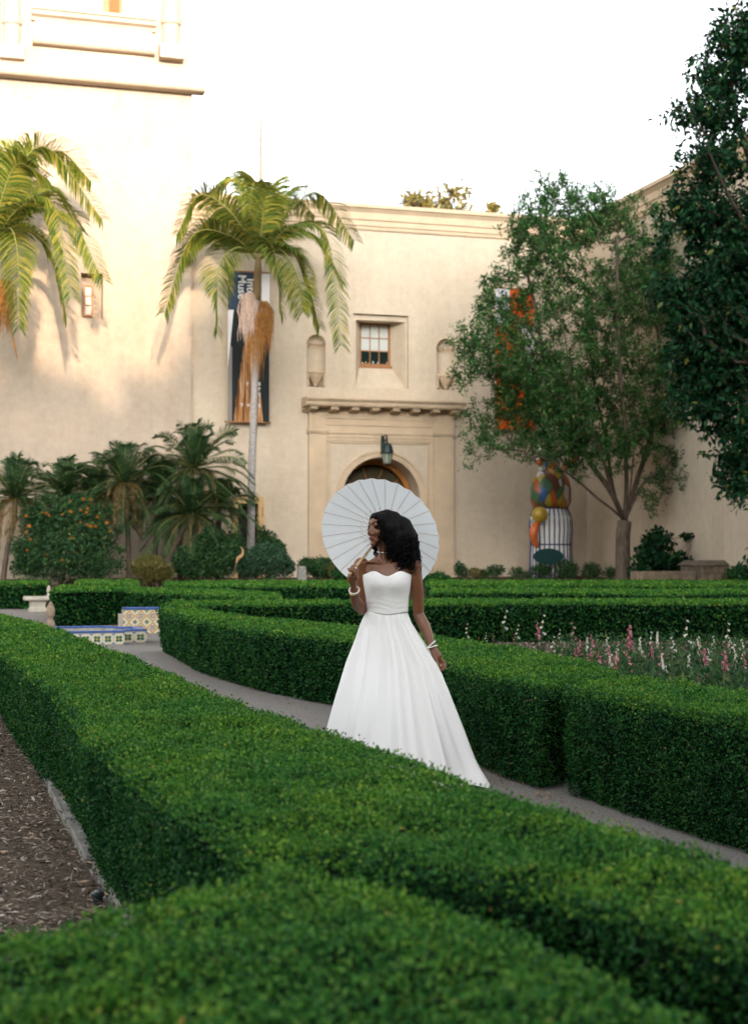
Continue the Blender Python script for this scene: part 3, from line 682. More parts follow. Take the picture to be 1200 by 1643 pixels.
Lf = hz([(0, 1047), (85, 1112), (145, 1190), (230, 1260), (425, 1392)], h)
Nr = hz([(533, 1367), (867, 1420), (1200, 1518), (1420, 1580)], h)
hedge('broad near hedge running from lower right to the left edge, in front of the bride', R_ + [np.array([.98, 20.7]), np.array([.40, 20.4])] + Lf + Nr, h, over=.10)
Bp = hz([(480, 1392), (350, 1402), (160, 1447), (0, 1492), (-160, 1540)], h)
hedge('blurred hedge end in the very front at the bottom of the picture', Bp + [np.array([-.9, 1.2]), np.array([1.55, .6])] + hz([(1330, 1700), (1170, 1628), (900, 1512), (640, 1412)], h), h, over=.12)
hedge('long hedge along the far side of the path behind the bride', hz([(252, 975), (312, 994), (406, 1010), (557, 1026), (710, 1063), (780, 1082), (866, 1098), (1003, 1079), (957, 1064), (853, 1042), (697, 1020), (557, 1004), (464, 994), (367, 985), (304, 976)], h), h, over=.07)
hedge('hedge at the right edge in front of the flower bed', hz([(900, 1099), (1040, 1126), (1196, 1152), (1330, 1180), (1330, 1122), (1200, 1104), (1100, 1094), (1010, 1086), (935, 1090)], h), h, over=.05)
hedge('straight hedge behind the foxglove bed, crossing behind the waist of the bride', hz([(256, 971), (420, 969.5), (700, 969.5), (950, 968), (1290, 968), (1290, 962), (950, 961.5), (700, 962), (420, 964), (270, 966)], h), h)
hedge('hedge beside the tiled bench, ending at the fountain court', hz([(79, 949), (200, 947.5), (362, 956), (450, 958), (450, 952), (340, 946), (95, 940)], .73), .73)
hedge('low far hedge in front of the shrubs left of the arch', hz([(268, 940), (400, 940), (575, 942), (575, 933), (400, 933), (262, 934)], .72), .72)
hedge('far hedge at the left edge behind the stone bench', hz([(-90, 936), (78, 936.5), (78, 932.8), (-90, 932.3)], .71), .71)
hedge('short far hedge behind the fountain court, below the orange flowered bush', hz([(120, 937), (222, 939), (224, 932), (122, 931)], .76), .76)
hedge('far hedge below the oval sign and the multi-stemmed tree', hz([(684, 939), (880, 939), (1080, 940), (1290, 940), (1290, 932.5), (1080, 932), (880, 932), (684, 932)], .74), .74)
hedge('middle hedge on the right, between the far hedge and the flower bed hedge', hz([(690, 951), (850, 950), (1040, 953), (1290, 951), (1290, 945), (1040, 946), (850, 944), (690, 945)], .70), .70)

# ================================================================== tiled fountain
def tile_mat(name, kind):
    m = bpy.data.materials.new(name); m.use_nodes = True; t = m.node_tree; b = t.nodes['Principled BSDF']; b.inputs['Roughness'].default_value = .28; b.inputs['Specular IOR Level'].default_value = .5
    tc = t.nodes.new('ShaderNodeTexCoord'); sp = t.nodes.new('ShaderNodeSeparateXYZ'); t.links.new(tc.outputs['Generated'], sp.inputs[0])
    def mth(op, a, b_=None):
        n = t.nodes.new('ShaderNodeMath'); n.operation = op
        for i, q in enumerate((a, b_)):
            if q is None: continue
            if isinstance(q, (int, float)): n.inputs[i].default_value = q
            else: t.links.new(q, n.inputs[i])
        return n.outputs[0]
    def mix(f, a, b_):
        n = t.nodes.new('ShaderNodeMix'); n.data_type = 'RGBA'; t.links.new(f, n.inputs['Factor'])
        for s_, q in (('A', a), ('B', b_)):
            if isinstance(q, tuple): n.inputs[s_].default_value = (*q, 1)
            else: t.links.new(q, n.inputs[s_])
        return n.outputs['Result']
    x = mth('ABSOLUTE', mth('SUBTRACT', sp.outputs['X'], .5)); z = mth('ABSOLUTE', mth('SUBTRACT', sp.outputs['Z'], .5))
    r1 = mth('ADD', x, z); mxx = mth('MAXIMUM', x, z); mn = mth('MINIMUM', x, z); r2 = mth('SQRT', mth('ADD', mth('MULTIPLY', x, x), mth('MULTIPLY', z, z)))
    if kind == 'star':
        col = mix(mth('LESS_THAN', mth('ADD', mxx, mth('MULTIPLY', mn, -.55)), .22), (.62, .56, .42), (.035, .13, .075)); col = mix(mth('GREATER_THAN', r2, .36), col, (.62, .56, .42))
        col = mix(mth('LESS_THAN', r2, .09), col, (.55, .36, .08)); col = mix(mth('GREATER_THAN', r1, .80), col, (.09, .16, .34))
    else:
        col = mix(mth('LESS_THAN', mth('ABSOLUTE', mth('SUBTRACT', r1, .44)), .07), (.64, .57, .42), (.45, .24, .05)); col = mix(mth('LESS_THAN', r2, .20), col, (.07, .09, .16)); col = mix(mth('LESS_THAN', r2, .12), col, (.62, .55, .42))
        col = mix(mth('LESS_THAN', r2, .05), col, (.35, .12, .05)); col = mix(mth('GREATER_THAN', r1, .82), col, (.05, .13, .08))
    t.links.new(col, b.inputs['Base Color']); return m
TS, TD = tile_mat('star_tile', 'star'), tile_mat('diamond_tile', 'diamond')
BLUE = mat('blue_glazed_tile', (.04, .11, .34), .25, .5, var=.3, vscale=9)
GROUT = mat('grout', (.42, .38, .32), .9, .1, var=.15, vscale=12)
fx, fy = 2.5, 25.45; Ra, Wa = .95, .53; FH = .235
fo_ = thing('tiled_fountain', 'low cross-shaped fountain faced with green star tiles and blue rim', 'fountain', (fx, fy, 0))
cross = [(-Wa, -Ra), (Wa, -Ra), (Wa, -Wa), (Ra, -Wa), (Ra, Wa), (Wa, Wa), (Wa, Ra), (-Wa, Ra), (-Wa, Wa), (-Ra, Wa), (-Ra, -Wa), (-Wa, -Wa)]
wth = .14; inner = []
k = len(cross)
def inset(poly, d):
    r = []
    for i in range(len(poly)):
        a, b, c = np.array(poly[i - 1]), np.array(poly[i]), np.array(poly[(i + 1) % len(poly)])
        e1 = (b - a) / np.linalg.norm(b - a); e2 = (c - b) / np.linalg.norm(c - b); n1 = np.array([-e1[1], e1[0]]); n2 = np.array([-e2[1], e2[0]]); r.append(tuple(b + (n1 + n2) * d))
    return r
inn = inset(cross, wth); mb = MB()
mb.add([(fx + x, fy + y, 0) for x, y in cross] + [(fx + x, fy + y, FH - .03) for x, y in cross] + [(fx + x, fy + y, FH - .03) for x, y in inn] + [(fx + x, fy + y, .03) for x, y in inn],
       [(i, (i+1) % k, k+(i+1) % k, k+i) for i in range(k)] + [(k+i, k+(i+1) % k, 2*k+(i+1) % k, 2*k+i) for i in range(k)] + [(2*k+i, 2*k+(i+1) % k, 3*k+(i+1) % k, 3*k+i) for i in range(k)] + [tuple(range(3*k, 4*k))])
mb.build('basin', GROUT, fo_, fix=False)
o = MB(); o.add([(fx + x, fy + y, FH - .09) for x, y in inn], [tuple(range(k))]); o.build('water', mat('fountain_water', (.05, .13, .13), .05, .6), fo_, fix=False)
def tile_mesh(name, w_, h_, m_):
    return MB().box((-w_ / 2, 0, 0), (w_ / 2, .008, h_)).build(name, m_, None, bevel=.002).data
proto_star = tile_mesh('tile', .171, .171, TS); bpy.data.objects.remove(bpy.data.objects['tile'])
proto_dia = tile_mesh('tile', .212, .212, TD); bpy.data.objects.remove(bpy.data.objects['tile'])
capm = MB().box((-.086, 0, 0), (.086, wth + .02, .03)).build('rim_tile', BLUE, None, bevel=.004).data; bpy.data.objects.remove(bpy.data.objects['rim_tile'])
for i in range(k):
    a, b = np.array(cross[i]), np.array(cross[(i + 1) % k]); L = np.linalg.norm(b - a); e = (b - a) / L; nn = np.array([e[1], -e[0]])
    m_ = max(1, int(round(L / .176))); ang = math.atan2(e[1], e[0])
    for j in range(m_):
        c = a + e * (j + .5) * L / m_ + nn * .009
        q = link('tile', proto_star, fo_); q.location = (c[0], c[1], .018); q.rotation_euler[2] = ang; q.scale[0] = (L / m_ - .004) / .171
        c = a + e * (j + .5) * L / m_ + nn * .012
        q = link('rim_tile', capm, fo_); q.location = (c[0], c[1], FH - .03); q.rotation_euler[2] = ang; q.scale[0] = (L / m_ - .003) / .172
# stone finial on the court beside the basin
STONE = mat('weathered_stone', (.30, .23, .16), .95, .1, var=.3, vscale=10, bump=.5, bscale=40)
p = onZ(81, 1013, 0); p = at(81, 1013, 24.2); p[2] = 0
fn = thing('stone_finial', 'small weathered stone finial post beside the tiled fountain', 'finial', p)
s_ = 24.2 / 2400
MB().lathe(p, [(.07, 0), (.07, .10), (.055, .14), (.06, .28), (.08, .34), (.065, .38), (.04, .42), (.04, .45)], 14).build('shaft', STONE, fn, smooth='auto')
MB().lathe(p + np.array([0, 0, .45]), [(.04, 0), (.064, .03), (.072, .10), (.06, .17), (.03, .23), (.004, .27)], 14).build('bud', STONE, fn, smooth='auto')
MB().lathe(p, [(.09, 0), (.09, .03), (.072, .05)], 14).build('foot', STONE, fn, smooth='auto')
# tiled bench behind
bx0, bx1, by = 3.42, 4.75, 27.9
bn = thing('tiled_bench', 'bench back faced with ochre and blue patterned tiles under a blue cap', 'bench', ((bx0 + bx1) / 2, by, 0))
MB().box((bx0, by, 0), (bx1, by + .16, .46)).build('back', GROUT, bn)
MB().box((bx0 - .01, by + .17, 0), (bx1, by + .65, .36)).build('seat', GROUT, bn)
for i in range(6):
    for j in range(2):
        q = link('tile', proto_dia, bn); q.location = (bx0 + .113 + i * .218 - (bx0 + bx1) / 2, -.009, .012 + j * .218)
for i in range(7):
    q = MB().box((bx0 + i * .19, by - .022, .462), (bx0 + i * .19 + .186, by + .17, .50)).build('cap_tile', BLUE, bn, bevel=.005)
# pale stone bench at the left edge
PST = mat('pale_stone', (.46, .42, .35), .92, .1, var=.15, vscale=6, bump=.4, bscale=40)
p = at(60, 980, 39.5); p[2] = 0
sb = thing('stone_bench', 'pale carved stone bench with thick slab seat at the left edge of the court', 'bench', p)
MB().lathe(p, [(.30, 0), (.30, .08), (.25, .12), (.27, .24), (.31, .30)], 4, math.pi / 4, math.pi / 4 + 2 * math.pi, sx=1.1, sy=.8).build('pedestal', PST, sb)
MB().box((p[0] - .36, p[1] - .26, .30), (p[0] + .36, p[1] + .26, .40)).build('seat_slab', PST, sb, bevel=.03)
MB().lathe(p + np.array([.30, .1, .40]), [(.05, 0), (.06, .03), (.03, .07), (.06, .14), (.04, .24), (.005, .29)], 12).build('end_finial', PST, sb, smooth='auto')
# ================================================================== plants
M['frond'] = leafmat('sunlit_palm_leaflets', [(0, (.040, .092, .016)), (.45, (.11, .165, .024)), (.8, (.26, .26, .04)), (1, (.42, .33, .06))], .5, .12, .40)  # yellow of sunlit fronds painted in to help the weak sun
M['datefrond'] = leafmat('date_palm_leaflets', [(0, (.022, .062, .026)), (.6, (.040, .095, .034)), (1, (.085, .14, .045))], .5, .15, .22)
M['rachis'] = mat('palm_rachis', (.22, .22, .06), .5, .3, var=.2, vscale=3)
M['deadfrond'] = leafmat('dead_palm_leaf', [(0, (.20, .09, .025)), (.6, (.34, .19, .07)), (1, (.46, .32, .17))], .8, .1, .2)
M['shaft'] = mat('crownshaft', (.23, .125, .055), .6, .3, col2=(.16, .13, .05), vscale=2.5, stretch=(3, 3, .6))
M['strandpale'] = mat('pale_palm_flowers', (.56, .42, .34), .85, .1, var=.2, vscale=9)
M['strandbrown'] = mat('brown_palm_flowers', (.36, .17, .05), .85, .1, var=.35, vscale=7)
M['shrub'] = leafmat('shrub_leaves', [(0, (.014, .050, .020)), (.5, (.028, .085, .028)), (.9, (.060, .130, .040)), (1, (.14, .18, .06))], .5, .14, .22)
M['shrub2'] = leafmat('bluegreen_leaves', [(0, (.020, .062, .034)), (.6, (.040, .105, .050)), (1, (.10, .17, .085))], .5, .14, .22)
M['yellowgrass'] = leafmat('yellowish_leaves', [(0, (.07, .09, .02)), (.6, (.15, .15, .04)), (1, (.30, .22, .07))], .6, .2, .25)
M['willow'] = leafmat('narrow_tree_leaves', [(0, (.012, .060, .016)), (.5, (.034, .125, .030)), (.88, (.085, .20, .05)), (1, (.20, .27, .08))], .5, .15, .25)
M['darkleaf'] = leafmat('dark_broad_leaves', [(0, (.004, .028, .012)), (.6, (.009, .048, .018)), (.97, (.026, .085, .028)), (1, (.2, .18, .03))], .5, .12, .2)
M['sungoldleaf'] = leafmat('sun_gold_leaves', [(0, (.11, .12, .03)), (.6, (.22, .19, .05)), (1, (.34, .22, .06))], .5, .3, .3)  # golden low sunlight painted into the leaf colour
M['orange'] = mat('orange_petals', (.55, .20, .025), .6, .2, trans=.25)

def catmull(pts, n):
    P = [np.array(p, float) for p in pts]; P = [2 * P[0] - P[1]] + P + [2 * P[-1] - P[-2]]; out = []; m = len(P) - 3
    for k in range(n):
        s = k / (n - 1) * m; i = min(int(s), m - 1); t = s - i; a, b, c, d = P[i:i+4]
        out.append(.5 * (2*b + (c-a)*t + (2*a-5*b+4*c-d)*t*t + (3*b-a-3*c+d)*t**3))
    return np.array(out)
def frond_arrays(C, n, Lm, wid, droop, start=.12, ang=.30, r=rng, keel=.2, twist=0.0):
    """leaflets along the curve C (m,3): returns strips V (k,4pts,2,3)"""
    m = len(C); s = np.repeat(np.linspace(start, 1, n), 2); side = np.tile([1., -1.], n)
    f = s * (m - 1); i = np.clip(f.astype(int), 0, m - 2); t = (f - i)[:, None]; P = C[i] * (1 - t) + C[i+1] * t; T = norm(C[i+1] - C[i])
    Sv = norm(np.cross(T, np.array([0, 0, 1.]) + .001)); Upv = np.cross(Sv, T)
    ta = (twist * s ** 1.3)[:, None]; Sv, Upv = Sv * np.cos(ta) + Upv * np.sin(ta), Upv * np.cos(ta) - Sv * np.sin(ta)
    ln = Lm * np.minimum(1, .45 + 1.5 * s) * (1 - .58 * s ** 3) * r.uniform(.85, 1.1, len(s))
    a = ang + .40 * s + r.normal(size=len(s)) * .07
    D = norm(Sv * side[:, None] * np.cos(a)[:, None] + T * np.sin(a)[:, None] + Upv * keel + r.normal(size=(len(s), 3)) * .05)
    pts = [P]
    for k in range(3):
        D = norm(D + np.array([0, 0, -1.]) * droop * (k + .4) * .5); pts.append(pts[-1] + D * (ln / 3)[:, None])
    pts = np.stack(pts, 1); Wv = T - D * np.sum(T * D, 1, keepdims=True); Wv = norm(Wv + Upv * .25)
    wd = wid * np.array([.55, 1, .8, .06])[None, :, None]
    V = np.stack([pts - Wv[:, None] * wd * .5, pts + Wv[:, None] * wd * .5], 2)
    return V
def strips_mesh(name, V, m, off):
    k = len(V); idx = np.arange(k * 8).reshape(k, 4, 2)
    Fq = np.stack([np.stack([idx[:, j, 0], idx[:, j, 1], idx[:, j+1, 1], idx[:, j+1, 0]], 1) for j in range(3)], 1).reshape(-1, 4)
    return np_mesh(name, V.reshape(-1, 3) - off, Fq, m)
def frond_obj(name, V, C, rr, m, parent):
    k = len(V); idx = np.arange(k * 8).reshape(k, 4, 2)
    Fq = np.stack([np.stack([idx[:, j, 0], idx[:, j, 1], idx[:, j+1, 1], idx[:, j+1, 0]], 1) for j in range(3)], 1).reshape(-1, 4)
    tb = MB().tube(C, list(np.linspace(rr, .006, len(C))), 5, False); Vt = np.array(tb.v); Ft = np.array(tb.f) + k * 8
    me = np_mesh(name, np.concatenate([V.reshape(-1, 3), Vt]) - OFF[parent.name], np.concatenate([Fq, Ft]), m); me.materials.append(M['rachis'])
    me.polygons.foreach_set('material_index', np.r_[np.zeros(len(Fq)), np.ones(len(Ft))].astype(np.int32))
    return link(name, me, parent)
def add_frond(parent, pts, n=46, Lm=.85, wid=.05, droop=.55, m='frond', rr=.03, **kw):
    C = catmull(pts, 26); V = frond_arrays(C, n, Lm, wid, droop, **kw)
    return frond_obj('frond', V, C[::2], rr, M[m], parent)
def strands(parent, name, c, n, rout, length, m, spread_a=(0, 6.283), thick=.011, up=.12, taper=.07):
    mb = MB()
    for k in range(n):
        a = rng.uniform(*spread_a); r = rout * (rng.random() ** .5) * rng.uniform(.75, 1.15); l = length * rng.uniform(.55, 1.0)
        d = np.array([math.cos(a), math.sin(a), 0]); p = np.array(c, float) + np.array([0, 0, rng.uniform(-.1, .1)])
        q = [p, p + d * r * .55 + np.array([0, 0, up]), p + d * r + np.array([0, 0, -.12])]
        for j in range(1, 5): q.append(p + d * r * (1 - taper * j) + np.array([rng.normal() * .025, rng.normal() * .025, -.12 - l * j / 4]))
        mb.tube(q, [thick] * 5 + [thick * .7, thick * .3], 4, False)
    return mb.build(name, M[m], parent, fix=False)
# ---- tall palm in front of the dark banner
YP = 50.3
Q = lambda px, py, dy=0.0: onY(px, py, YP + dy)
pb = Q(402, 882); pb[2] = bed_z(YP)
kp = thing('king_palm', 'tall slender palm with arching feathery fronds in front of the dark banner', 'palm tree', pb)
tr_pts = catmull([pb, Q(404, 760), Q(407.5, 650), Q(410, 560), Q(412, 478)], 60)
rr = [float(np.interp(i, [0, 6, 59], [.165, .135, .105])) + (.006 if i % 2 else 0) for i in range(60)]
MB().tube(tr_pts, rr, 14).build('trunk', M['palebark'], kp, smooth=True)
MB().tube(catmull([Q(412, 482), Q(412.5, 460), Q(414, 430), Q(415, 405)], 9), [.125, .15, .16, .15, .14, .13, .11, .09, .05], 14).build('crownshaft', M['shaft'], kp, smooth=True)
FR = [[(412,415,0),(375,345,-.3),(320,312,-.5),(284,376,-.6)], [(412,412,0),(370,378,-.8),(308,378,-1.2),(264,502,-1.4)], [(410,415,0),(385,396,-1.2),(352,425,-1.8),(348,532,-2)],
      [(414,405,0),(402,320,.5),(378,288,.8),(340,312,1.2)], [(416,405,0),(422,325,-.8),(408,290,-1.4),(398,345,-2.0)], [(418,410,0),(455,350,.3),(510,308,.4),(568,385,.5)],
      [(420,412,0),(465,364,-.8),(525,380,-1.3),(547,552,-1.6)], [(420,414,0),(455,396,-1.4),(488,432,-1.9),(512,524,-2.2)], [(418,416,0),(432,388,-1.3),(442,420,-1.9),(452,502,-2.1)],
      [(416,405,0),(440,335,1.0),(470,312,1.6),(505,345,2.2)], [(414,405,0),(395,350,1.2),(350,338,2.0),(305,395,2.4)], [(418,408,0),(450,376,1.0),(500,378,1.6),(545,450,2.2)], [(414,408,0),(380,362,.6),(335,350,1.0),(292,420,1.2)], [(416,406,0),(430,330,.9),(436,300,1.5),(450,345,2.4)], [(418,412,0),(450,400,-1.8),(476,440,-2.6),(486,500,-3)]]
for f in FR: add_frond(kp, [Q(*q) for q in f], n=140, Lm=1.10, wid=.046, droop=.42, twist=float(rng.choice([-1, 1]) * rng.uniform(.8, 1.35)))
MB().tube([Q(414, 410), Q(409, 335), Q(404, 265)], [.05, .03, .004], 6).build('spear_leaf', M['rachis'], kp, smooth=True)
strands(kp, 'flower_cluster', Q(398, 484, -.30), 52, .36, 1.3, 'strandpale', (math.pi * .6, math.pi * 2.2), .017, up=.22, taper=0)
strands(kp, 'flower_cluster', Q(420, 492, -.1), 85, .46, 1.6, 'strandbrown', (-math.pi * .7, math.pi * .45), .009, taper=.02)
strands(kp, 'flower_cluster', Q(410, 505, -.25), 60, .30, 2.2, 'strandbrown', (math.pi * .9, math.pi * 2.1), .008, up=0, taper=.03)
# ---- palm at the left edge
YP = 50.0
pb = Q(-16, 890); pb[2] = bed_z(YP)
lp = thing('king_palm', 'sunlit palm at the left edge with golden fronds and orange flower cluster', 'palm tree', pb)
tr_pts = catmull([pb, Q(-15, 700), Q(-14, 560), Q(-13, 470)], 50); MB().tube(tr_pts, [float(np.interp(i, [0, 6, 49], [.17, .14, .11])) + (.006 if i % 2 else 0) for i in range(50)], 14).build('trunk', M['palebark'], lp, smooth=True)
MB().tube(catmull([Q(-13, 474), Q(-13, 440), Q(-12, 410), Q(-11, 385)], 8), [.13, .155, .16, .15, .14, .12, .09, .05], 12).build('crownshaft', M['shaft'], lp, smooth=True)
FL = [[(-12,398,0),(18,290,-.4),(75,235,-.7),(163,350,-.9)], [(-12,396,0),(25,300,.3),(90,240,.6),(146,290,.9)], [(-12,398,0),(28,335,-1.2),(85,325,-1.8),(114,475,-2.2)], [(-10,400,0),(35,340,-.3),(110,345,-.5),(164,448,-.7)],
      [(-12,402,0),(14,365,-1.5),(28,405,-2.1),(31,525,-2.4)], [(-14,396,0),(-6,300,.4),(14,252,.8),(50,240,1.3)], [(-10,402,0),(38,366,-.8),(82,405,-1.2),(106,505,-1.5)], [(-14,398,0),(5,310,-1.0),(30,262,-1.7),(75,285,-2.5)],
      [(-16,398,0),(-60,310,0),(-130,290,0),(-180,400,0)], [(-16,400,0),(-60,350,-.8),(-120,380,-1.2),(-150,500,-1.6)], [(-16,398,0),(-40,330,1),(-90,280,1.8),(-150,330,2.4)], [(-12,398,0),(30,320,1.2),(80,300,1.9),(130,370,2.4)], [(-16,400,0),(-35,370,-1.4),(-50,420,-2),(-55,520,-2.2)], [(-12,400,0),(20,345,.5),(60,320,.8),(100,400,1.0)]]
for f in FL: add_frond(lp, [Q(*q) for q in f], n=140, Lm=1.10, wid=.046, droop=.42, twist=float(rng.choice([-1, 1]) * rng.uniform(.8, 1.35)))
strands(lp, 'flower_cluster', Q(-2, 458, -.3), 130, .52, 1.6, 'strandbrown', (-2.4, .9), .012, taper=.02)
MB().tube(catmull([Q(-6, 470, -.3), Q(8, 500, -.5), Q(20, 540, -.5), Q(28, 578, -.45)], 10), [.03, .03, .028, .025, .022, .022, .03, .04, .03, .005], 6).build('dry_sheath', M['strandbrown'], lp, smooth=True)

# ---- dwarf date palms against the wall
def date_palm(label, crown, trunk, Y, Rm, nf=34, dead=8, Ll=.42, tr=.075):
    q = lambda px, py, dy=0.0: onY(px, py, Y + dy)
    base = q(*trunk[0]); base[2] = bed_z(Y) - .05
    t = thing('date_palm', label, 'palm tree', base)
    tp = [base] + [q(*p) for p in trunk[1:]] + [q(*crown)]; C = catmull(tp, 16)
    MB().tube(C, [tr * (1.15 - .15 * i / 15) + (.012 if i % 2 else 0) for i in range(16)], 10).build('trunk', M['bark'], t, smooth=True)
    c = q(*crown)
    for k in range(nf):
        a = k * 2.399 + rng.normal() * .2; el = rad(np.interp((k + .5) / nf, [0, .3, 1], [82, 44, -32])) + rng.normal() * .08; L = Rm * rng.uniform(.85, 1.1)
        d = np.array([math.cos(a) * math.cos(el), math.sin(a) * math.cos(el), math.sin(el)])
        dr = .55 + .2 * rng.random()
        pts = [c, c + d * L * .35, c + d * L * .7 + np.array([0, 0, -dr * L * .16]), c + d * L * .95 + np.array([0, 0, -dr * L * .48])]
        Cc = catmull(pts, 14); V = frond_arrays(Cc, 72, Ll, .019, .24, start=.08, ang=.40, twist=float(rng.normal() * .7))
        frond_obj('frond', V, Cc[::2], .016, M['datefrond'], t)
    for k in range(dead):
        a = k * 2.4 + 1; d = np.array([math.cos(a), math.sin(a), 0]); L = Rm * rng.uniform(.5, .8)
        pts = [c + np.array([0, 0, -.05]), c + d * L * .28 + np.array([0, 0, -.05]), c + d * L * .42 + np.array([0, 0, -L * .4]), c + d * L * .40 + np.array([0, 0, -L])]
        V = frond_arrays(catmull(pts, 12), 30, Ll * .8, .022, .8, start=.15); frond_obj('dead_frond', V, catmull(pts, 7), .014, M['deadfrond'], t)
    return t
date_palm('tallest dwarf date palm, its crown just left of the pale palm trunk', (312, 752), [(288, 905), (290, 850), (300, 795)], 49.3, 2.35, 56, 12)
date_palm('dwarf date palm with brown hanging skirt, between the orange flowered bush and the tallest one', (200, 775), [(207, 930), (206, 880), (203, 820)], 49.6, 2.15, 52, 20)
date_palm('dwarf date palm at the left edge above the orange flowered bush', (24, 800), [(4, 930), (12, 880), (22, 840)], 49.2, 2.1, 48, 16)
date_palm('small dwarf date palm crown showing behind the orange flowered bush', (104, 795), [(100, 930), (102, 860)], 50.6, 1.95, 44, 6)
date_palm('dwarf date palm wedged between the skirted one and the tallest one', (254, 796), [(246, 930), (250, 870)], 50.3, 2.0, 46, 10)
date_palm('dwarf date palm right behind the orange flowered bush, touching the skirted one', (152, 800), [(156, 930), (154, 860)], 50.4, 1.9, 42, 8)
date_palm('low leaning dwarf date palm under the tallest one', (306, 826), [(262, 925), (276, 885), (292, 855)], 48.6, 1.9, 52, 8)
date_palm('young dwarf date palm to the left of the side door', (352, 812), [(345, 930), (350, 870)], 50.2, 1.5, 34, 4)

# ---- bushes
def cloud(n, blobs, shell=.55, r=rng):
    """points and outward normals in a union of ellipsoids [(c, (rx,ry,rz))], weighted to the outside"""
    vol = np.array([b[1][0] * b[1][1] * b[1][2] for b in blobs]) ** .75; w_ = vol / vol.sum(); P = []; N = []
    for (c, rr_), wi_ in zip(blobs, w_):
        k = max(1, int(n * wi_)); d = rand_dir(k, r); s = r.random(k) ** shell; P.append(np.array(c) + d * np.array(rr_) * s[:, None]); N.append(norm(d / np.array(rr_)))
    return np.concatenate(P), np.concatenate(N)
def bush(label, blobs, Y, n, L, W, m, name='shrub', droop=.0, upward=.3, cat='shrub', group=None, stems=6, shell=.45, twig='twig'):
    """blobs in picture px: (px,py,rx,ry)"""
    B = []
    for (px, py, rx, ry) in blobs:
        c = onY(px, py, Y); s = onY(px + rx, py, Y)[0] - c[0]; sz = ry / rx * s * 1.02; B.append((c, (s, s * .85, sz)))
    zb = bed_z(Y) if Y > 44.5 else 0.0
    cb = np.mean([b[0] for b in B], 0); base = np.array([cb[0], Y, zb]); t = thing(name, label, cat, base, group)
    P, N = cloud(n, B, shell); keep = P[:, 2] > zb + .02; P, N = P[keep], N[keep]; k = len(P)
    sz_ = float(np.mean([b[1][0] for b in B])); P = P + (SNa(P, 2.4 / max(.4, sz_)) * .16 * sz_ + SNb(P, 5.) * .07 * min(1, sz_))[:, None] * N
    pk = rng.random(k) < .07; P[pk] += (N[pk] * .5 + np.array([0, 0, .6])) * (rng.random(pk.sum()) * .22 * min(1, sz_))[:, None]
    U = norm(N * .6 + rand_dir(k) + np.array([0, 0, upward - droop])); LL = L * rng.uniform(.7, 1.3, k)
    leaf_obj('leaves', P, U, norm(N + rand_dir(k) * .7), LL, LL * W, M[m], t)
    mb = MB()
    for j in range(stems):
        b = B[j % len(B)]; e = b[0] + rng.normal(size=3) * .4 * np.array(b[1]); s0 = base + np.array([rng.normal() * .08, rng.normal() * .08, -.05]); mid = (s0 + e) / 2 + rng.normal(size=3) * .05; mb.tube([s0, mid, e], [.022, .014, .006], 5, False)
    mb.build('stems', M[twig], t)
    return t, B
ob_, OB = bush('large bush with orange flower whorls at the left, in front of the palms', [(70, 870, 40, 58), (120, 858, 45, 62), (160, 880, 26, 48), (100, 895, 70, 40), (45, 895, 24, 36), (125, 822, 26, 28), *[(float(x), float(y), 9., 13.) for x, y in zip(rng.uniform(36, 178, 16), rng.uniform(800, 842, 16))], *[(float(x), float(y), 12., 12.) for x, y in zip(rng.choice([28, 34, 182, 190], 8), rng.uniform(850, 915, 8))], (60, 835, 30, 26), (48, 912, 30, 24), (150, 910, 38, 26), (158, 850, 24, 40), (90, 830, 30, 24)], 48.2, 17000, .13, .34, 'shrub', upward=.5, stems=22)
mb_f = MB()
for k in range(7):
    a = 2 * math.pi * k / 7; d = np.array([math.cos(a), math.sin(a), .25]); mb_f.tube([(0, 0, 0), tuple(d * .05), tuple(d * .09 + np.array([0, 0, -.02]))], [.012, .016, .004], 5)
for k in range(7):
    a = 2 * math.pi * (k + .5) / 7; d = np.array([math.cos(a), math.sin(a), .5]); mb_f.tube([(0, 0, .05), tuple(d * .04 + np.array([0, 0, .05])), tuple(d * .07 + np.array([0, 0, .05]))], [.01, .014, .004], 5)
bl = mb_f.build('blossom', M['orange'], None).data; bpy.data.objects.remove(bpy.data.objects['blossom'])
for px, py in ((42, 829), (47, 845), (42, 855), (48, 866), (68, 823), (74, 825), (78, 828), (100, 826), (113, 805), (113, 822), (130, 820), (134, 802), (140, 817), (145, 803), (139, 824), (129, 839), (140, 843), (145, 846), (156, 831), (171, 840), (153, 846), (115, 864), (119, 886), (44, 884), (75, 891), (100, 900), (178, 853)):
    q = link('blossom', bl, ob_); p = onY(px, py, 47.35); q.location = Vector(p - OFF[ob_.name]); q.rotation_euler = (rng.normal() * .3, rng.normal() * .3, rng.random() * 6); q.scale = [rng.uniform(.45, .8)] * 3
bush('rounded blue-green shrub at the foot of the tall palm trunk', [(428, 900, 38, 27), (455, 908, 20, 18), (400, 908, 22, 20)], 47.6, 11000, .085, .42, 'shrub2')
bush('upright small-leaved shrub in front of the side door', [(432, 872, 14, 20), (446, 882, 12, 14), (420, 862, 7, 16)], 49.4, 1800, .12, .4, 'shrub', stems=10)
bush('dark leafy shrub between the leaning date palm and the tall palm', [(352, 893, 36, 34), (322, 905, 26, 24), (375, 880, 18, 26), (300, 905, 24, 24), (340, 870, 26, 22)], 47.8, 14000, .12, .38, 'shrub')
bush('yellowish tufted plant below the brown palm skirts', [(240, 915, 30, 19), (262, 922, 16, 12)], 47.2, 3600, .18, .12, 'yellowgrass', upward=.9)
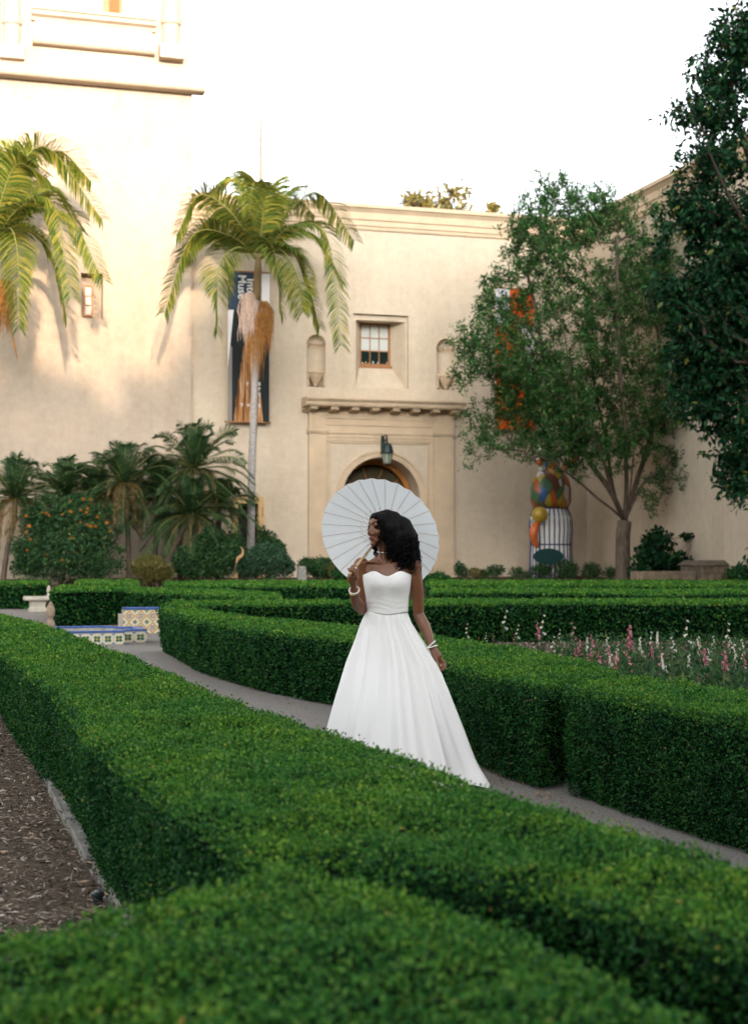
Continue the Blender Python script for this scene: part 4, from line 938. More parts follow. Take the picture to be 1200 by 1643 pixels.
bush('low green bush left of the arch, beside the concrete post', [(515, 912, 26, 15), (496, 907, 16, 8)], 47.8, 4200, .10, .4, 'shrub')
bush('small round bush behind the hand of the bride', [(553, 922, 20, 9), (570, 926, 14, 8)], 46.8, 2600, .08, .45, 'box')
bush('yellow flowered weed beside the dark post', [(532, 914, 6, 12)], 47.2, 220, .09, .3, 'yellowgrass')
bush('upright tuft at the foot of the right-hand pilaster', [(737, 914, 9, 12), (742, 920, 10, 8)], 50.5, 700, .10, .3, 'shrub', upward=.8)
bush('small bush between the pilaster tuft and the sculpture', [(797, 916, 14, 9), (780, 922, 14, 7)], 50.2, 900, .10, .35, 'shrub', upward=.5)
bush('low scrubby plant right of the pilaster tuft', [(762, 921, 12, 7)], 50.2, 420, .10, .35, 'yellowgrass', upward=.5)
bush('spiky dark plant just left of the oval sign', [(828, 921, 11, 9), (845, 925, 9, 7)], 49.8, 620, .12, .2, 'shrub', upward=.8)
bush('spiky dark plant under the oval sign', [(868, 918, 16, 11)], 50.3, 800, .14, .2, 'shrub', upward=.9)
bush('spiky plant at the right foot of the sculpture', [(911, 917, 18, 14)], 50.3, 1000, .15, .18, 'shrub', upward=.9)
bush('dark tufted plant between the sculpture and the tree trunk', [(950, 920, 15, 13)], 50.0, 800, .14, .2, 'shrub', upward=.9)
bush('small dark tuft touching the left of the tree trunk', [(979, 922, 9, 11)], 49.6, 500, .12, .2, 'shrub', upward=.9)
bush('dark hedge-like clump at the right of the parasol', [(702, 934, 24, 13), (725, 938, 20, 9)], 44.0, 5200, .08, .45, 'box')
rb, _ = bush('open shrub with round leaves and a long side shoot, right of the tree trunk', [(1055, 868, 22, 16), (1035, 885, 14, 12), (1060, 900, 42, 18), (1030, 920, 26, 14), (1080, 915, 24, 14), (1048, 930, 20, 10), (1115, 905, 10, 14), (1102, 861, 12, 5), (1118, 855, 8, 4)], 45.6, 3200, .15, .85, 'darkleaf', stems=14, shell=.7)
bush('green mound at the right edge behind the far hedge', [(1190, 925, 24, 16), (1215, 930, 20, 16)], 41.5, 5200, .09, .45, 'box')

# ---- trees grown from main limbs towards points in the crown
def grow(limbs, att, step=.35, jit=.06, reach=None):
    pos, par, fixed = [], [], []
    for L in limbs:
        pts, parent0 = L; prev = parent0
        for p in pts: pos.append(np.array(p, float)); par.append(prev); prev = len(pos) - 1
    pos_a = np.zeros((len(pos) + 40000, 3)); n = len(pos); pos_a[:n] = pos
    d0 = np.min(np.linalg.norm(att[:, None] - pos_a[None, :n], axis=2), axis=1); tips = []
    for j in np.argsort(d0):
        a = att[j]; dd = np.linalg.norm(pos_a[:n] - a, axis=1) + np.maximum(0, pos_a[:n, 2] - a[2]) * .6; i = int(np.argmin(dd)); b = pos_a[i].copy(); L = np.linalg.norm(a - b); m = max(1, int(L / step)); prev = i
        for s in range(1, m + 1):
            q = b + (a - b) * s / m + (rng.normal(size=3) * jit if s < m else 0) + np.array([0, 0, .05 * L * math.sin(math.pi * s / m)])
            pos_a[n] = q; par.append(prev); prev = n; n += 1
        tips.append(prev)
    return pos_a[:n], np.array(par), np.array(tips)
def limb_tubes(pos, par, tips, r_tip, r_max, exp=.42, ns=5, rmin_draw=0.0):
    n = len(pos); cnt = np.zeros(n); cnt[tips] += 1
    for i in range(n - 1, -1, -1):
        if par[i] >= 0: cnt[par[i]] += cnt[i]
    # parents may come later for limbs that fork: par index is always smaller here
    r = np.minimum(r_tip * np.maximum(cnt, 1) ** exp, r_max)
    i = np.where(par >= 0)[0]; a, b = pos[par[i]], pos[i]; ra, rb_ = np.minimum(r[par[i]], r[i] * 1.25), r[i]
    T = norm(b - a); ref = np.where(np.abs(T[:, 2:3]) < .9, np.array([[0, 0, 1.]]), np.array([[1., 0, 0]])); U = norm(np.cross(T, ref)); W_ = np.cross(T, U)
    an = np.linspace(0, 2 * math.pi, ns, endpoint=False); ring = U[:, None] * np.cos(an)[None, :, None] + W_[:, None] * np.sin(an)[None, :, None]
    Va = a[:, None] - T[:, None] * (ra * .3)[:, None, None] + ring * ra[:, None, None]; Vb = b[:, None] + T[:, None] * (rb_ * .3)[:, None, None] + ring * rb_[:, None, None]
    V = np.concatenate([Va, Vb], 1).reshape(-1, 3); k = len(i); base = np.arange(k)[:, None] * 2 * ns; j = np.arange(ns); j2 = (j + 1) % ns
    Fq = np.stack([base + j, base + j2, base + ns + j2, base + ns + j], -1).reshape(-1, 4)
    return V, Fq, r
def tree(name, label, trunk, limbs_px, blobs_px, Y, n_att, per, leaf, m, r_tip, r_max, cat='tree', bark='bark', depth=1.0, droop=0.0, spread=.16, step=.35, shell=.5, trunk_r=(.3, .25), group=None, z_base=None, gap=-.42):
    q = lambda px, py, dy=0.0: onY(px, py, Y + dy)
    base = q(*trunk[0]); base[2] = bed_z(Y) - .1 if z_base is None else z_base
    t = thing(name, label, cat, base, group)
    tp = [base] + [q(*p) for p in trunk[1:]]
    wob = lambda P_: P_ + np.stack([SNa(P_ + k_ * 9., 1.3) for k_ in range(3)], 1) * np.linspace(0, .22, len(P_))[:, None]
    limbs = [(list(catmull(tp, 8)), -1)]; last = 7
    for L in limbs_px:
        pts = [q(*p) for p in L]; C = wob(catmull([tp[-1]] + pts, 5 * len(pts)))[1:]; limbs.append((list(C), last))
    B = []
    for (px, py, rx, ry, dy) in blobs_px:
        c = q(px, py, dy); s = q(px + rx, py, dy)[0] - c[0]; B.append((c, (s, max(.5, s * depth), s * ry / rx * 1.02)))
    att, _ = cloud(n_att, B, shell); att = att[SNb(att, 1.0) + .5 * SNa(att, 2.3) > gap]; pos, par, tips = grow(limbs, att, step)
    V, Fq, r = limb_tubes(pos, par, tips, r_tip, r_max)
    o = link('branches', np_mesh('branches', V - OFF[t.name], Fq, M[bark], True), t)
    C = catmull([base + np.array([0, 0, -.2])] + tp, 14); rr_ = list(np.interp(np.arange(14), [0, 2, 13], [trunk_r[0] * 1.25, trunk_r[0], trunk_r[1]]))
    MB().tube(C, rr_, 14).build('trunk', M[bark], t, smooth=True)
    # leaves: rosettes at the twig ends
    tp_ = np.repeat(pos[tips], per, 0); dirp = norm(pos[tips] - pos[np.maximum(par[tips], 0)] + 1e-6); dp = np.repeat(dirp, per, 0); k = len(tp_)
    P = tp_ - dp * (rng.random(k) * spread * 1.3)[:, None] + rand_dir(k) * (rng.random(k) * spread)[:, None]
    U = norm(dp * .5 + rand_dir(k) + np.array([0, 0, .15 - droop])); LL = leaf[0] * rng.uniform(.65, 1.25, k)
    leaf_obj('crown', P, U, norm(np.array([0, 0, 1.]) + rand_dir(k) * .9), LL, LL * leaf[1], M[m], t)
    return t
tree('broadleaf_tree', 'multi-stemmed tree with narrow leaves and open crown in front of the orange banner', [(1000, 940), (999, 870), (1002, 836)],
     [[(975, 810, -.2), (935, 778, -.5), (900, 752, -1.0), (850, 722, -1.6)], [(985, 790, .3), (970, 700, .5), (950, 600, .7), (940, 470, .9)], [(1005, 760, -.4), (1000, 650, -.8), (985, 520, -1), (990, 380, -1)],
      [(1022, 770, .2), (1050, 680, .2), (1060, 560, 0), (1050, 420, -.3)], [(1035, 772, -.6), (1080, 740, -1), (1130, 715, -1.2)], [(978, 785, 0), (945, 740, .3), (900, 680, .4), (870, 560, .4), (850, 430, .3)], [(1012, 770, .8), (1020, 660, 1.4), (1030, 540, 1.8)], [(985, 800, -.8), (960, 720, -1.6), (920, 620, -2.0), (900, 500, -2)]],
     [(880, 560, 120, 170, 0), (1000, 520, 120, 190, 0), (890, 390, 75, 90, 0), (1060, 410, 100, 100, 0), (800, 600, 75, 100, -.4), (1085, 650, 85, 90, -.5), (1130, 560, 60, 90, .2), (1125, 690, 55, 50, -.4), (755, 565, 42, 55, -.3), (880, 305, 48, 34, 0), (930, 335, 60, 48, 0), (985, 350, 60, 52, 0), (845, 370, 52, 60, 0), (785, 690, 68, 45, -.6), (940, 700, 110, 60, -.8), (1020, 330, 40, 32, 0), (735, 740, 30, 20, -.8), (1110, 760, 70, 32, -.8), (1045, 800, 22, 26, -.9), (800, 480, 45, 50, 0), (885, 640, 140, 90, -.6)],
     47.5, 6200, 20, (.165, .30), 'willow', .0046, .14, depth=.85, droop=.12, spread=.22, trunk_r=(.27, .24), shell=.42, gap=-.34)
tree('broadleaf_tree', 'tall dark tree with broad leaves filling the right edge', [(1290, 960), (1288, 800), (1280, 650)],
     [[(1260, 560, 0), (1230, 400, 0), (1200, 250, 0), (1170, 120, 0)], [(1300, 500, .3), (1330, 300, .5), (1320, 120, .6)], [(1240, 600, -.8), (1190, 540, -1.4), (1130, 480, -1.6)], [(1250, 640, .5), (1200, 640, 1), (1150, 620, 1.4)], [(1255, 480, -.5), (1190, 360, -1), (1120, 200, -1)]],
     [(1170, 90, 42, 60, 0), (1118, 185, 50, 28, 0), (1140, 130, 40, 55, 0), (1195, 45, 40, 50, 0), (1185, 220, 60, 70, 0), (1190, 330, 80, 70, 0), (1160, 430, 85, 80, 0), (1130, 500, 70, 60, 0), (1180, 560, 80, 90, 0), (1190, 680, 60, 110, 0), (1195, 800, 45, 80, 0), (1280, 150, 110, 160, 0), (1290, 400, 130, 180, 0), (1290, 620, 110, 160, 0), (1120, 330, 40, 40, 0), (1150, 640, 50, 60, .5), (1085, 470, 40, 36, .4), (1240, 820, 60, 90, 0), (1195, 720, 40, 120, -.4), (1185, 880, 26, 40, .5), (1130, 560, 60, 60, .4), (1090, 400, 40, 46, .3), (1095, 345, 46, 50, .2), (1085, 455, 46, 60, .2), (1110, 570, 50, 70, .3), (1140, 265, 58, 50, 0), (1118, 630, 45, 60, .4), (1165, 380, 70, 70, -.3)],
     34.5, 6600, 11, (.20, .48), 'darkleaf', .006, .12, bark='darkbark', depth=.9, droop=.5, spread=.26, trunk_r=(.34, .28), shell=.5, z_base=-.05, gap=-.22)
tree('broadleaf_tree', 'golden sunlit treetop showing above the museum roof', [(700, 600), (700, 480), (695, 380)], [[(680, 340, 0), (660, 322, 0)], [(715, 330, 0), (735, 305, 0)]],
     [(665, 318, 30, 16, 0), (705, 318, 28, 18, 0), (738, 310, 20, 22, 0), (715, 298, 10, 10, 0), (690, 340, 70, 24, 0)], 80, 190, 9, (.34, .5), 'sungoldleaf', .02, .25, depth=.8, spread=.35, step=.8, z_base=0)
tree('broadleaf_tree', 'small treetop tip above the roof left of the multi-stemmed tree', [(792, 600), (792, 480), (792, 380)], [[(790, 345, 0), (792, 330, 0)]],
     [(792, 334, 14, 11, 0), (782, 348, 20, 10, 0)], 82, 50, 9, (.34, .5), 'sungoldleaf', .02, .2, depth=.8, spread=.35, step=.8, z_base=0)

# ---- foxgloves in the bed behind the right-hand hedge
PINK = leafmat('pink_bells', [(0, (.46, .12, .17)), (.6, (.58, .20, .27)), (1, (.70, .40, .45))], .6, .2, .25)
WHITE = leafmat('white_bells', [(0, (.62, .60, .52)), (.7, (.74, .72, .66)), (1, (.78, .74, .58))], .6, .2, .25)
GRN = mat('flower_stem', (.06, .11, .03), .6, .3, var=.2)
FGM = {}
def foxglove_proto(k, bells, petal):
    hh = .62; st = MB().tube([(0, 0, 0), (.012 * math.sin(k), .01, hh * .5), (.02 * math.sin(k), .015, hh)], [.006, .005, .002], 5, False).build('stem', GRN, None, fix=False).data
    mb = MB()
    for j in range(bells):
        z = hh * (.50 + .42 * j / max(1, bells - 1)); a = rng.uniform(-1.9, 1.9) - math.pi / 2; s = 1.15 - .6 * j / bells
        d = np.array([math.cos(a), math.sin(a), -.55]); d /= np.linalg.norm(d); c = np.array([0.01, .01, z])
        mb.tube([c, c + d * .013 * s, c + d * .036 * s, c + d * .05 * s], [.005 * s, .011 * s, .014 * s, .021 * s], 6, False)
    fl = mb.build('bells', petal, None, fix=False).data
    k_ = 46; zz = rng.random(k_) * hh * .55; a = rng.random(k_) * 6.28; P = np.stack([np.zeros(k_), np.zeros(k_), zz], 1); U = np.stack([np.cos(a), np.sin(a), rng.uniform(-.1, .7, k_)], 1)
    V, Fq = leaf_quads(P, U, np.tile([0, 0, 1.], (k_, 1)), .05 + .09 * (1 - zz / hh) * rng.random(k_), .02 + .012 * rng.random(k_)); lf = np_mesh('foliage', V, Fq, M['shrub'])
    for nme in ('stem', 'bells'): bpy.data.objects.remove(bpy.data.objects[nme])
    return st, fl, lf
protos = {c: [foxglove_proto(k, nb, mt) for k, nb in enumerate((7, 11, 15, 4))] for c, mt in (('p', PINK), ('w', WHITE))}
def foxglove(px, ptop, pbase, c, k, label):
    zc = FPX * CAM_H / (pbase - HOR); p = at(px, pbase, zc); p[2] = .01; hgt = (pbase - ptop) * zc / FPX
    t = thing('foxglove', label, 'flower', p, 'pink foxgloves in the bed' if c == 'p' else 'white foxgloves in the bed')
    s = hgt / .62; t.scale = (s * .95, s * .95, s); t.rotation_euler = (rng.normal() * .06, rng.normal() * .06, rng.uniform(-.8, .8) - YAW)
    for nme, me in zip(('stem', 'bells', 'foliage'), protos[c][k]):
        q = bpy.data.objects.new(nme, me); COL.objects.link(q); q.parent = t
        if nme != 'stem': q['kind'] = 'stuff'
ORD_ = 'first second third fourth fifth sixth seventh eighth ninth tenth eleventh twelfth thirteenth fourteenth fifteenth sixteenth seventeenth eighteenth nineteenth twentieth'.split()
ORD = ORD_ + ['twenty-' + q for q in ORD_[:9]] + ['thirtieth'] + ['thirty-' + q for q in ORD_[:9]]
FGX = [(float(rng.uniform(880, 1200)), 0, float(rng.uniform(1062, 1122)), 'p' if rng.random() < .5 else 'w', int(rng.integers(0, 4))) for _ in range(28)]
FGL = sorted([(a_, c_ - rng.uniform(38, 66) * (c_ - HOR) / 190, c_, d_, k_) for a_, _, c_, d_, k_ in FGX] + list(((749, 998, 1046, 'w', 3), (791, 1016, 1042, 'p', 3), (780, 1014, 1044, 'w', 3), (824, 1017, 1044, 'p', 3), (828, 1000, 1046, 'w', 3), (863, 996, 1052, 'p', 1), (868, 982, 1050, 'w', 3), (898, 1008, 1052, 'w', 3), (915, 1018, 1060, 'p', 3), (926, 995, 1052, 'p', 3),
                         (938, 1020, 1075, 'w', 1), (950, 1014, 1078, 'p', 0), (962, 1040, 1105, 'p', 0), (975, 1032, 1110, 'p', 1), (988, 1044, 1115, 'p', 2), (1012, 1040, 1112, 'p', 0), (1008, 998, 1085, 'p', 2), (1030, 1018, 1085, 'w', 2), (1056, 1028, 1075, 'p', 3), (1062, 1044, 1120, 'p', 2), (1070, 1062, 1125, 'w', 1), (1085, 1018, 1090, 'w', 0),
                         (1105, 990, 1070, 'w', 3), (1108, 1046, 1115, 'w', 2), (1124, 1018, 1085, 'w', 1), (1130, 1036, 1112, 'p', 2), (1136, 1038, 1095, 'w', 0), (1166, 1040, 1118, 'p', 2), (1170, 1066, 1128, 'p', 1), (1181, 1030, 1100, 'w', 1), (1190, 1022, 1090, 'w', 0), (1168, 996, 1065, 'w', 3), (1118, 1078, 1130, 'p', 0), (1195, 1045, 1110, 'p', 1), (1046, 1010, 1070, 'w', 3), (806, 975, 1040, 'w', 3))))
cnt_ = {'p': 0, 'w': 0}
for px, a, b, c, k in FGL:
    w_ = {'p': 'pink', 'w': 'white'}[c]; foxglove(px, a, b, c, k, '%s foxglove spike, %s %s one from the left in the flower bed' % (w_, ORD[cnt_[c]], w_)); cnt_[c] += 1
# low foliage of the bed
n = 12000
p2 = np.stack([rng.uniform(900, 1330, n), rng.uniform(1052, 1150, n)], 1); G = np.array([onZ(a, b, .0) for a, b in p2[:4000]])
G = np.repeat(G, 3, 0) + rng.normal(size=(12000, 3)) * np.array([.12, .12, 0]); G[:, 2] = rng.random(n) ** 1.3 * .34
G = G[rng.random(n) < .8]; n = len(G)
leaf_obj('bed_foliage', G, norm(rand_dir(n) + np.array([0, 0, .8])), rand_dir(n), .05 + .06 * rng.random(n), .018 + .014 * rng.random(n), M['shrub'])
tag(bpy.data.objects['bed_foliage'], 'low green leaves covering the foxglove bed', 'foliage', kind='stuff')
# pale dry mulch strip in that bed
n = 5000; G = np.array([onZ(rng.uniform(790, 1200), rng.uniform(1026, 1056), .014) for _ in range(n)])
leaf_obj('bed_mulch', G, norm(rand_dir(n) * np.array([1, 1, .2])), norm(rand_dir(n) * .3 + np.array([0, 0, 1.])), .05 + .08 * rng.random(n), .02 + .03 * rng.random(n), M['chips'])
tag(bpy.data.objects['bed_mulch'], 'pale dry mulch showing behind the foxgloves', 'mulch', kind='stuff')
# ================================================================== sculpture, sign, posts
YS = 51.6
S = lambda px, py, d=0.0: onY(px, py, YS + d)
c0 = S(884, 900); sx = S(885, 850)[0] - S(884, 850)[0]; zb = bed_z(YS)
sc = thing('sculpture', 'tall colourful mosaic sculpture with blue-striped white base against the wall', 'sculpture', (c0[0], YS, zb))
CER = mat('white_ceramic', (.80, .79, .77), .3, .5, var=.06, vscale=8); NAVY = mat('navy_line', (.02, .03, .10), .35, .5)
zz = lambda py: S(884, py)[2]
prof_ = [(33 * sx, zb - .1), (32 * sx, zz(890)), (31 * sx, zz(870)), (33 * sx, zz(850)), (32 * sx, zz(830)), (26 * sx, zz(816))]
MB().lathe((c0[0], YS, 0), prof_, 36, sy=.7).build('striped_base', CER, sc, smooth=True)
pz = [p[1] for p in prof_][::1]; pr = [p[0] for p in prof_]
for k in range(26):
    a = 2 * math.pi * k / 26; zs_ = np.linspace(prof_[0][1], prof_[-1][1], 12); rs = np.interp(zs_, pz, pr)
    MB().tube([(c0[0] + r * math.cos(a), YS + .7 * r * math.sin(a), z) for r, z in zip(rs, zs_)], .03, 4).build('navy_stripe', NAVY, sc)
for py in (874, 816):
    r = float(np.interp(zz(py), pz, pr)); MB().tube([(c0[0] + r * math.cos(a), YS + .7 * r * math.sin(a), zz(py)) for a in np.linspace(0, 2 * math.pi, 37)], .028, 6).build('navy_band', NAVY, sc)
# mosaic of flat coloured fields on the upper body
def mosaic_mat():
    m = bpy.data.materials.new('mosaic_glaze'); m.use_nodes = True; t = m.node_tree; b = t.nodes['Principled BSDF']; b.inputs['Roughness'].default_value = .3
    tc = t.nodes.new('ShaderNodeTexCoord'); mp = t.nodes.new('ShaderNodeMapping'); mp.inputs['Scale'].default_value = (3.0, 3.0, 1.3); t.links.new(tc.outputs['Object'], mp.inputs[0])
    v = t.nodes.new('ShaderNodeTexVoronoi'); v.inputs['Scale'].default_value = 1.5; t.links.new(mp.outputs[0], v.inputs['Vector'])
    sp = t.nodes.new('ShaderNodeSeparateColor'); t.links.new(v.outputs['Color'], sp.inputs[0]); r = t.nodes.new('ShaderNodeValToRGB'); r.color_ramp.interpolation = 'CONSTANT'
    cs = [(.42, .09, .02), (.03, .10, .32), (.10, .10, .05), (.50, .20, .02), (.06, .16, .08), (.36, .26, .03), (.60, .58, .55), (.14, .05, .03)]
    e = r.color_ramp.elements; [e.new(.5) for _ in range(len(cs) - 2)]
    for i, c in enumerate(cs): e[i].position = i / len(cs); e[i].color = (*c, 1)
    t.links.new(sp.outputs[0], r.inputs[0])
    ve = t.nodes.new('ShaderNodeTexVoronoi'); ve.feature = 'DISTANCE_TO_EDGE'; ve.inputs['Scale'].default_value = 1.5; t.links.new(mp.outputs[0], ve.inputs['Vector'])
    lt = t.nodes.new('ShaderNodeMath'); lt.operation = 'LESS_THAN'; lt.inputs[1].default_value = .02; t.links.new(ve.outputs['Distance'], lt.inputs[0])
    mx = t.nodes.new('ShaderNodeMix'); mx.data_type = 'RGBA'; t.links.new(lt.outputs[0], mx.inputs['Factor']); t.links.new(r.outputs[0], mx.inputs['A']); mx.inputs['B'].default_value = (.03, .03, .04, 1)
    t.links.new(mx.outputs['Result'], b.inputs['Base Color']); return m
MOS = mosaic_mat()
MB().lathe((c0[0], YS, 0), [(26 * sx, zz(816)), (32 * sx, zz(805)), (32 * sx, zz(785)), (28 * sx, zz(768)), (20 * sx, zz(757)), (9 * sx, zz(750)), (.02, zz(748))], 30, sy=.7).build('mosaic_body', MOS, sc, smooth=True)
OCH = mat('ochre_glaze', (.42, .28, .03), .3, .5, var=.2, vscale=10); ORG = mat('orange_glaze', (.55, .12, .025), .3, .5, var=.2, vscale=8); BLG = mat('blue_glaze', (.05, .15, .36), .3, .5, var=.3, vscale=12)
p = S(866, 826, -.75); MB().ball(p, 12 * sx, 16, 10).build('ochre_ball', OCH, sc, smooth=True)
MB().tube(catmull([S(862, 838, -.72), S(857, 850, -.78), S(857, 865, -.76), S(862, 879, -.72)], 10), [.10, .13, .15, .16, .16, .15, .14, .12, .1, .05], 10).build('orange_band', ORG, sc, smooth=True)
p = S(887, 746, -.1); mb = MB(); n_ = 24
for i, (r0, m_) in enumerate(((11 * sx, BLG), (8 * sx, OCH), (3.5 * sx, ORG))):
    mb = MB(); ring = [(p[0] + r0 * math.cos(a), p[1] - .05 * i, p[2] + r0 * math.sin(a)) for a in np.linspace(0, 2 * math.pi, n_, endpoint=False)]
    mb.add(ring + [(x, y + .3, z) for x, y, z in ring], [tuple(range(n_)), tuple(range(n_, 2 * n_))[::-1]] + [(j, (j + 1) % n_, n_ + (j + 1) % n_, n_ + j) for j in range(n_)]); mb.build('disc', m_, sc)
for pts, m_ in (([(872, 755), (866, 745), (864, 735), (868, 722), (872, 708)], CER), ([(900, 757), (915, 745), (926, 732), (932, 718)], ORG)):
    MB().tube(catmull([S(*q) for q in pts], 12), list(np.linspace(5 * sx, 3 * sx, 11)) + [.03], 10).build('horn', m_, sc, smooth=True)
MB().ball(S(866, 742, -.2), 5.5 * sx, 12, 8).build('knob', ORG, sc, smooth=True)
# oval sign
YS = 50.6; p = S(880, 893); sg = thing('oval_sign', 'dark green oval sign on two thin legs in front of the sculpture', 'sign', (p[0], YS, bed_z(YS)))
rx, rz = S(904, 893)[0] - p[0], p[2] - S(880, 906)[2]; n_ = 36; ring = [(p[0] + rx * math.cos(a), YS, p[2] + rz * math.sin(a)) for a in np.linspace(0, 2 * math.pi, n_, endpoint=False)]
MB().add(ring + [(x, y + .05, z) for x, y, z in ring], [tuple(range(n_)), tuple(range(n_, 2 * n_))[::-1]] + [(j, (j + 1) % n_, n_ + (j + 1) % n_, n_ + j) for j in range(n_)]).build('panel', mat('sign_green', (.008, .045, .045), .45, .4, var=.1), sg, bevel=.008)
for px in (868, 886): x = S(px, 900)[0]; MB().tube([(x, YS + .08, bed_z(YS) - .1), (x, YS + .08, p[2])], .022, 8).build('leg', M['iron'], sg, smooth=True)
x = S(867, 900)[0]; MB().tube([(x, YS + .12, p[2]), (x, YS + .12, S(867, 850)[2])], .018, 8).build('stake', M['iron'], sg, smooth=True)
# dark post with a blue panel, mostly behind the parasol
YS = 47.0; p = S(543, 925); p[2] = bed_z(YS); po = thing('bollard_post', 'dark cast-iron post with a blue panel, half hidden behind the parasol', 'post', p)
z1 = S(543, 889)[2]
MB().lathe(p, [(.13, 0), (.13, .12), (.09, .16), (.085, z1 - p[2] - .42), (.11, z1 - p[2] - .40), (.14, z1 - p[2] - .30), (.10, z1 - p[2] - .22), (.07, z1 - p[2] - .18), (.07, z1 - p[2])], 16).build('shaft', mat('post_iron', (.015, .03, .045), .4, .5), po, smooth='auto')
q = S(540, 884); MB().box((q[0] - .09, YS - .1, q[2] - .09), (q[0] + .55, YS - .06, q[2] + .14)).build('panel', mat('blue_panel', (.02, .16, .50), .4, .4), po, bevel=.006)
YS = 47.0; p = S(484, 925); p[2] = bed_z(YS); cp = thing('concrete_post', 'short speckled concrete post between the shrubs left of the arch', 'post', p)
z1 = S(484, 911)[2]; MB().hexa([(p[0] - .15, YS - .12, p[2] - .1), (p[0] + .15, YS - .12, p[2] - .1), (p[0] + .15, YS + .12, p[2] - .1), (p[0] - .15, YS + .12, p[2] - .1)], [(p[0] - .13, YS - .1, z1), (p[0] + .13, YS - .1, z1), (p[0] + .13, YS + .1, z1), (p[0] - .13, YS + .1, z1)]).build('block', M['edging'], cp, bevel=.02)
cp_ = MB().hexa([(p[0] - .14, YS - .11, z1), (p[0] + .14, YS - .11, z1), (p[0] + .14, YS + .11, z1), (p[0] - .14, YS + .11, z1)], [(p[0] - .07, YS - .05, z1 + .05), (p[0] + .07, YS - .05, z1 + .05), (p[0] + .07, YS + .05, z1 + .05), (p[0] - .07, YS + .05, z1 + .05)]).build('cap', M['edging'], cp)
# dry palm sheath caught in the shrubs
YS = 46.9; pts = [S(379, 905), S(382, 896), S(388, 892), (S(390, 884)), S(386, 877)]
ds = thing('palm_sheath', 'dry orange palm sheath caught upright in the shrubs', 'palm sheath', pts[0])
MB().tube(catmull(pts, 14), [.015, .03, .04, .055, .06, .06, .055, .05, .045, .035, .03, .02, .015, .005], 8).build('husk', mat('dry_husk', (.42, .25, .12), .7, .2, var=.2, vscale=6), ds, smooth=True)
MB().tube(catmull([S(379, 905), S(376, 915), S(372, 922)], 6), .015, 5).build('stalk', M['bark'], ds, smooth=True)
# weathered planter by the right wall
YS = 42.5; a, b = S(1126, 935), S(1180, 935); BRK = mat('weathered_planter_stone', (.22, .17, .12), .95, .1, var=.3, vscale=5, bump=.6, bscale=30); TOPM = mat('planter_top', (.13, .105, .08), .95, .1, var=.3, vscale=6)
z1 = S(1150, 907)[2]; z2 = S(1150, 899)[2]
pl = thing('stone_planter', 'weathered stone planter box with sloped cap at the right edge', 'planter', ((a[0] + b[0]) / 2, YS, 0))
nrow, ncol = 4, 5
for r in range(nrow):
    zl, zh = lerp(.15, z1, r / nrow), lerp(.15, z1, (r + 1) / nrow)
    for c in range(ncol + (r % 2)):
        x0 = lerp(a[0], b[0], max(0, (c - .5 * (r % 2)) / ncol)); x1 = lerp(a[0], b[0], min(1, (c + 1 - .5 * (r % 2)) / ncol))
        MB().box((x0 + .008, YS + .01 * math.sin(c * 3 + r), zl + .008), (x1 - .008, YS + .3, zh - .006)).build('stone', BRK, pl, bevel=.012)
MB().box((a[0], YS + .03, 0), (b[0], YS + 1.4, z1 - .02)).build('body', TOPM, pl)
MB().hexa([(a[0] - .08, YS - .08, z1), (b[0] + .08, YS - .08, z1), (b[0] + .08, YS + 1.5, z1), (a[0] - .08, YS + 1.5, z1)], [(a[0] + .1, YS + .25, z2), (b[0] - .1, YS + .25, z2), (b[0] - .1, YS + 1.3, z2), (a[0] + .1, YS + 1.3, z2)]).build('cap', TOPM, pl, bevel=.01)
MB().box((a[0] - 1.9, YS + .3, 0), (a[0] - .03, YS + 1.2, S(1100, 917)[2])).build('low_wall', BRK, pl, bevel=.02)
MB().box((b[0] + .03, YS + .2, 0), (b[0] + .35, YS + 1.3, S(1180, 905)[2])).build('end_pier', BRK, pl, bevel=.02)

# ================================================================== tall trees behind the photographer that shade the garden
GY = -45.0
gr = MB()
tops = [(-70, 27), (-40, 26), (-26, 25.5), (-14, 25.5), (-9, 25.2), (-5.5, 26.2), (-3, 25.4), (-.5, 26.6), (2, 28.3), (4, 31), (6, 35), (9, 37), (12, 36), (17, 34.5), (22, 33.5), (30, 33.5), (40, 32), (80, 30)]
txs, tzs = np.array([q[0] for q in tops]), np.array([q[1] for q in tops])
n = 26000; gx = rng.uniform(-60, 60, n); gt = np.interp(gx, txs, tzs) + SNa(np.stack([gx, gx * 0, gx * 0], 1), 1.7) * 1.7 + SNb(np.stack([gx, gx * 0, gx * 0], 1), .6) * .8
gz = gt * (1 - rng.random(n) ** 1.5 * .98); P = np.stack([gx, GY + rng.normal(size=n) * 3.0, gz], 1)
V1, F1 = leaf_quads(P, rand_dir(n), rand_dir(n), rng.uniform(.9, 1.7, n), rng.uniform(.6, 1.1, n))
xs_ = np.linspace(-62, 62, 125); tz_ = np.interp(xs_, txs, tzs) - 3.2 + .5 * np.sin(xs_ * 1.3); k_ = len(xs_)
V2 = np.concatenate([np.stack([xs_, GY - 2.5 + .8 * np.sin(xs_), np.zeros(k_)], 1), np.stack([xs_, GY - 1.2 + .6 * np.sin(xs_ * 2), tz_], 1), np.stack([xs_, GY + 1.2 + .6 * np.sin(xs_ * 1.7), tz_ - .4], 1), np.stack([xs_, GY + 2.5 + .8 * np.cos(xs_), np.zeros(k_)], 1)])  # solid wall inside the crowns, added to stop sun leaking through
F2 = np.array([(r * k_ + i, r * k_ + i + 1, (r + 1) * k_ + i + 1, (r + 1) * k_ + i) for r in range(3) for i in range(k_ - 1)])
link('grove', np_mesh('grove', np.concatenate([V1, V2]), np.concatenate([F1, F2 + len(V1)]), M['darkleaf']))
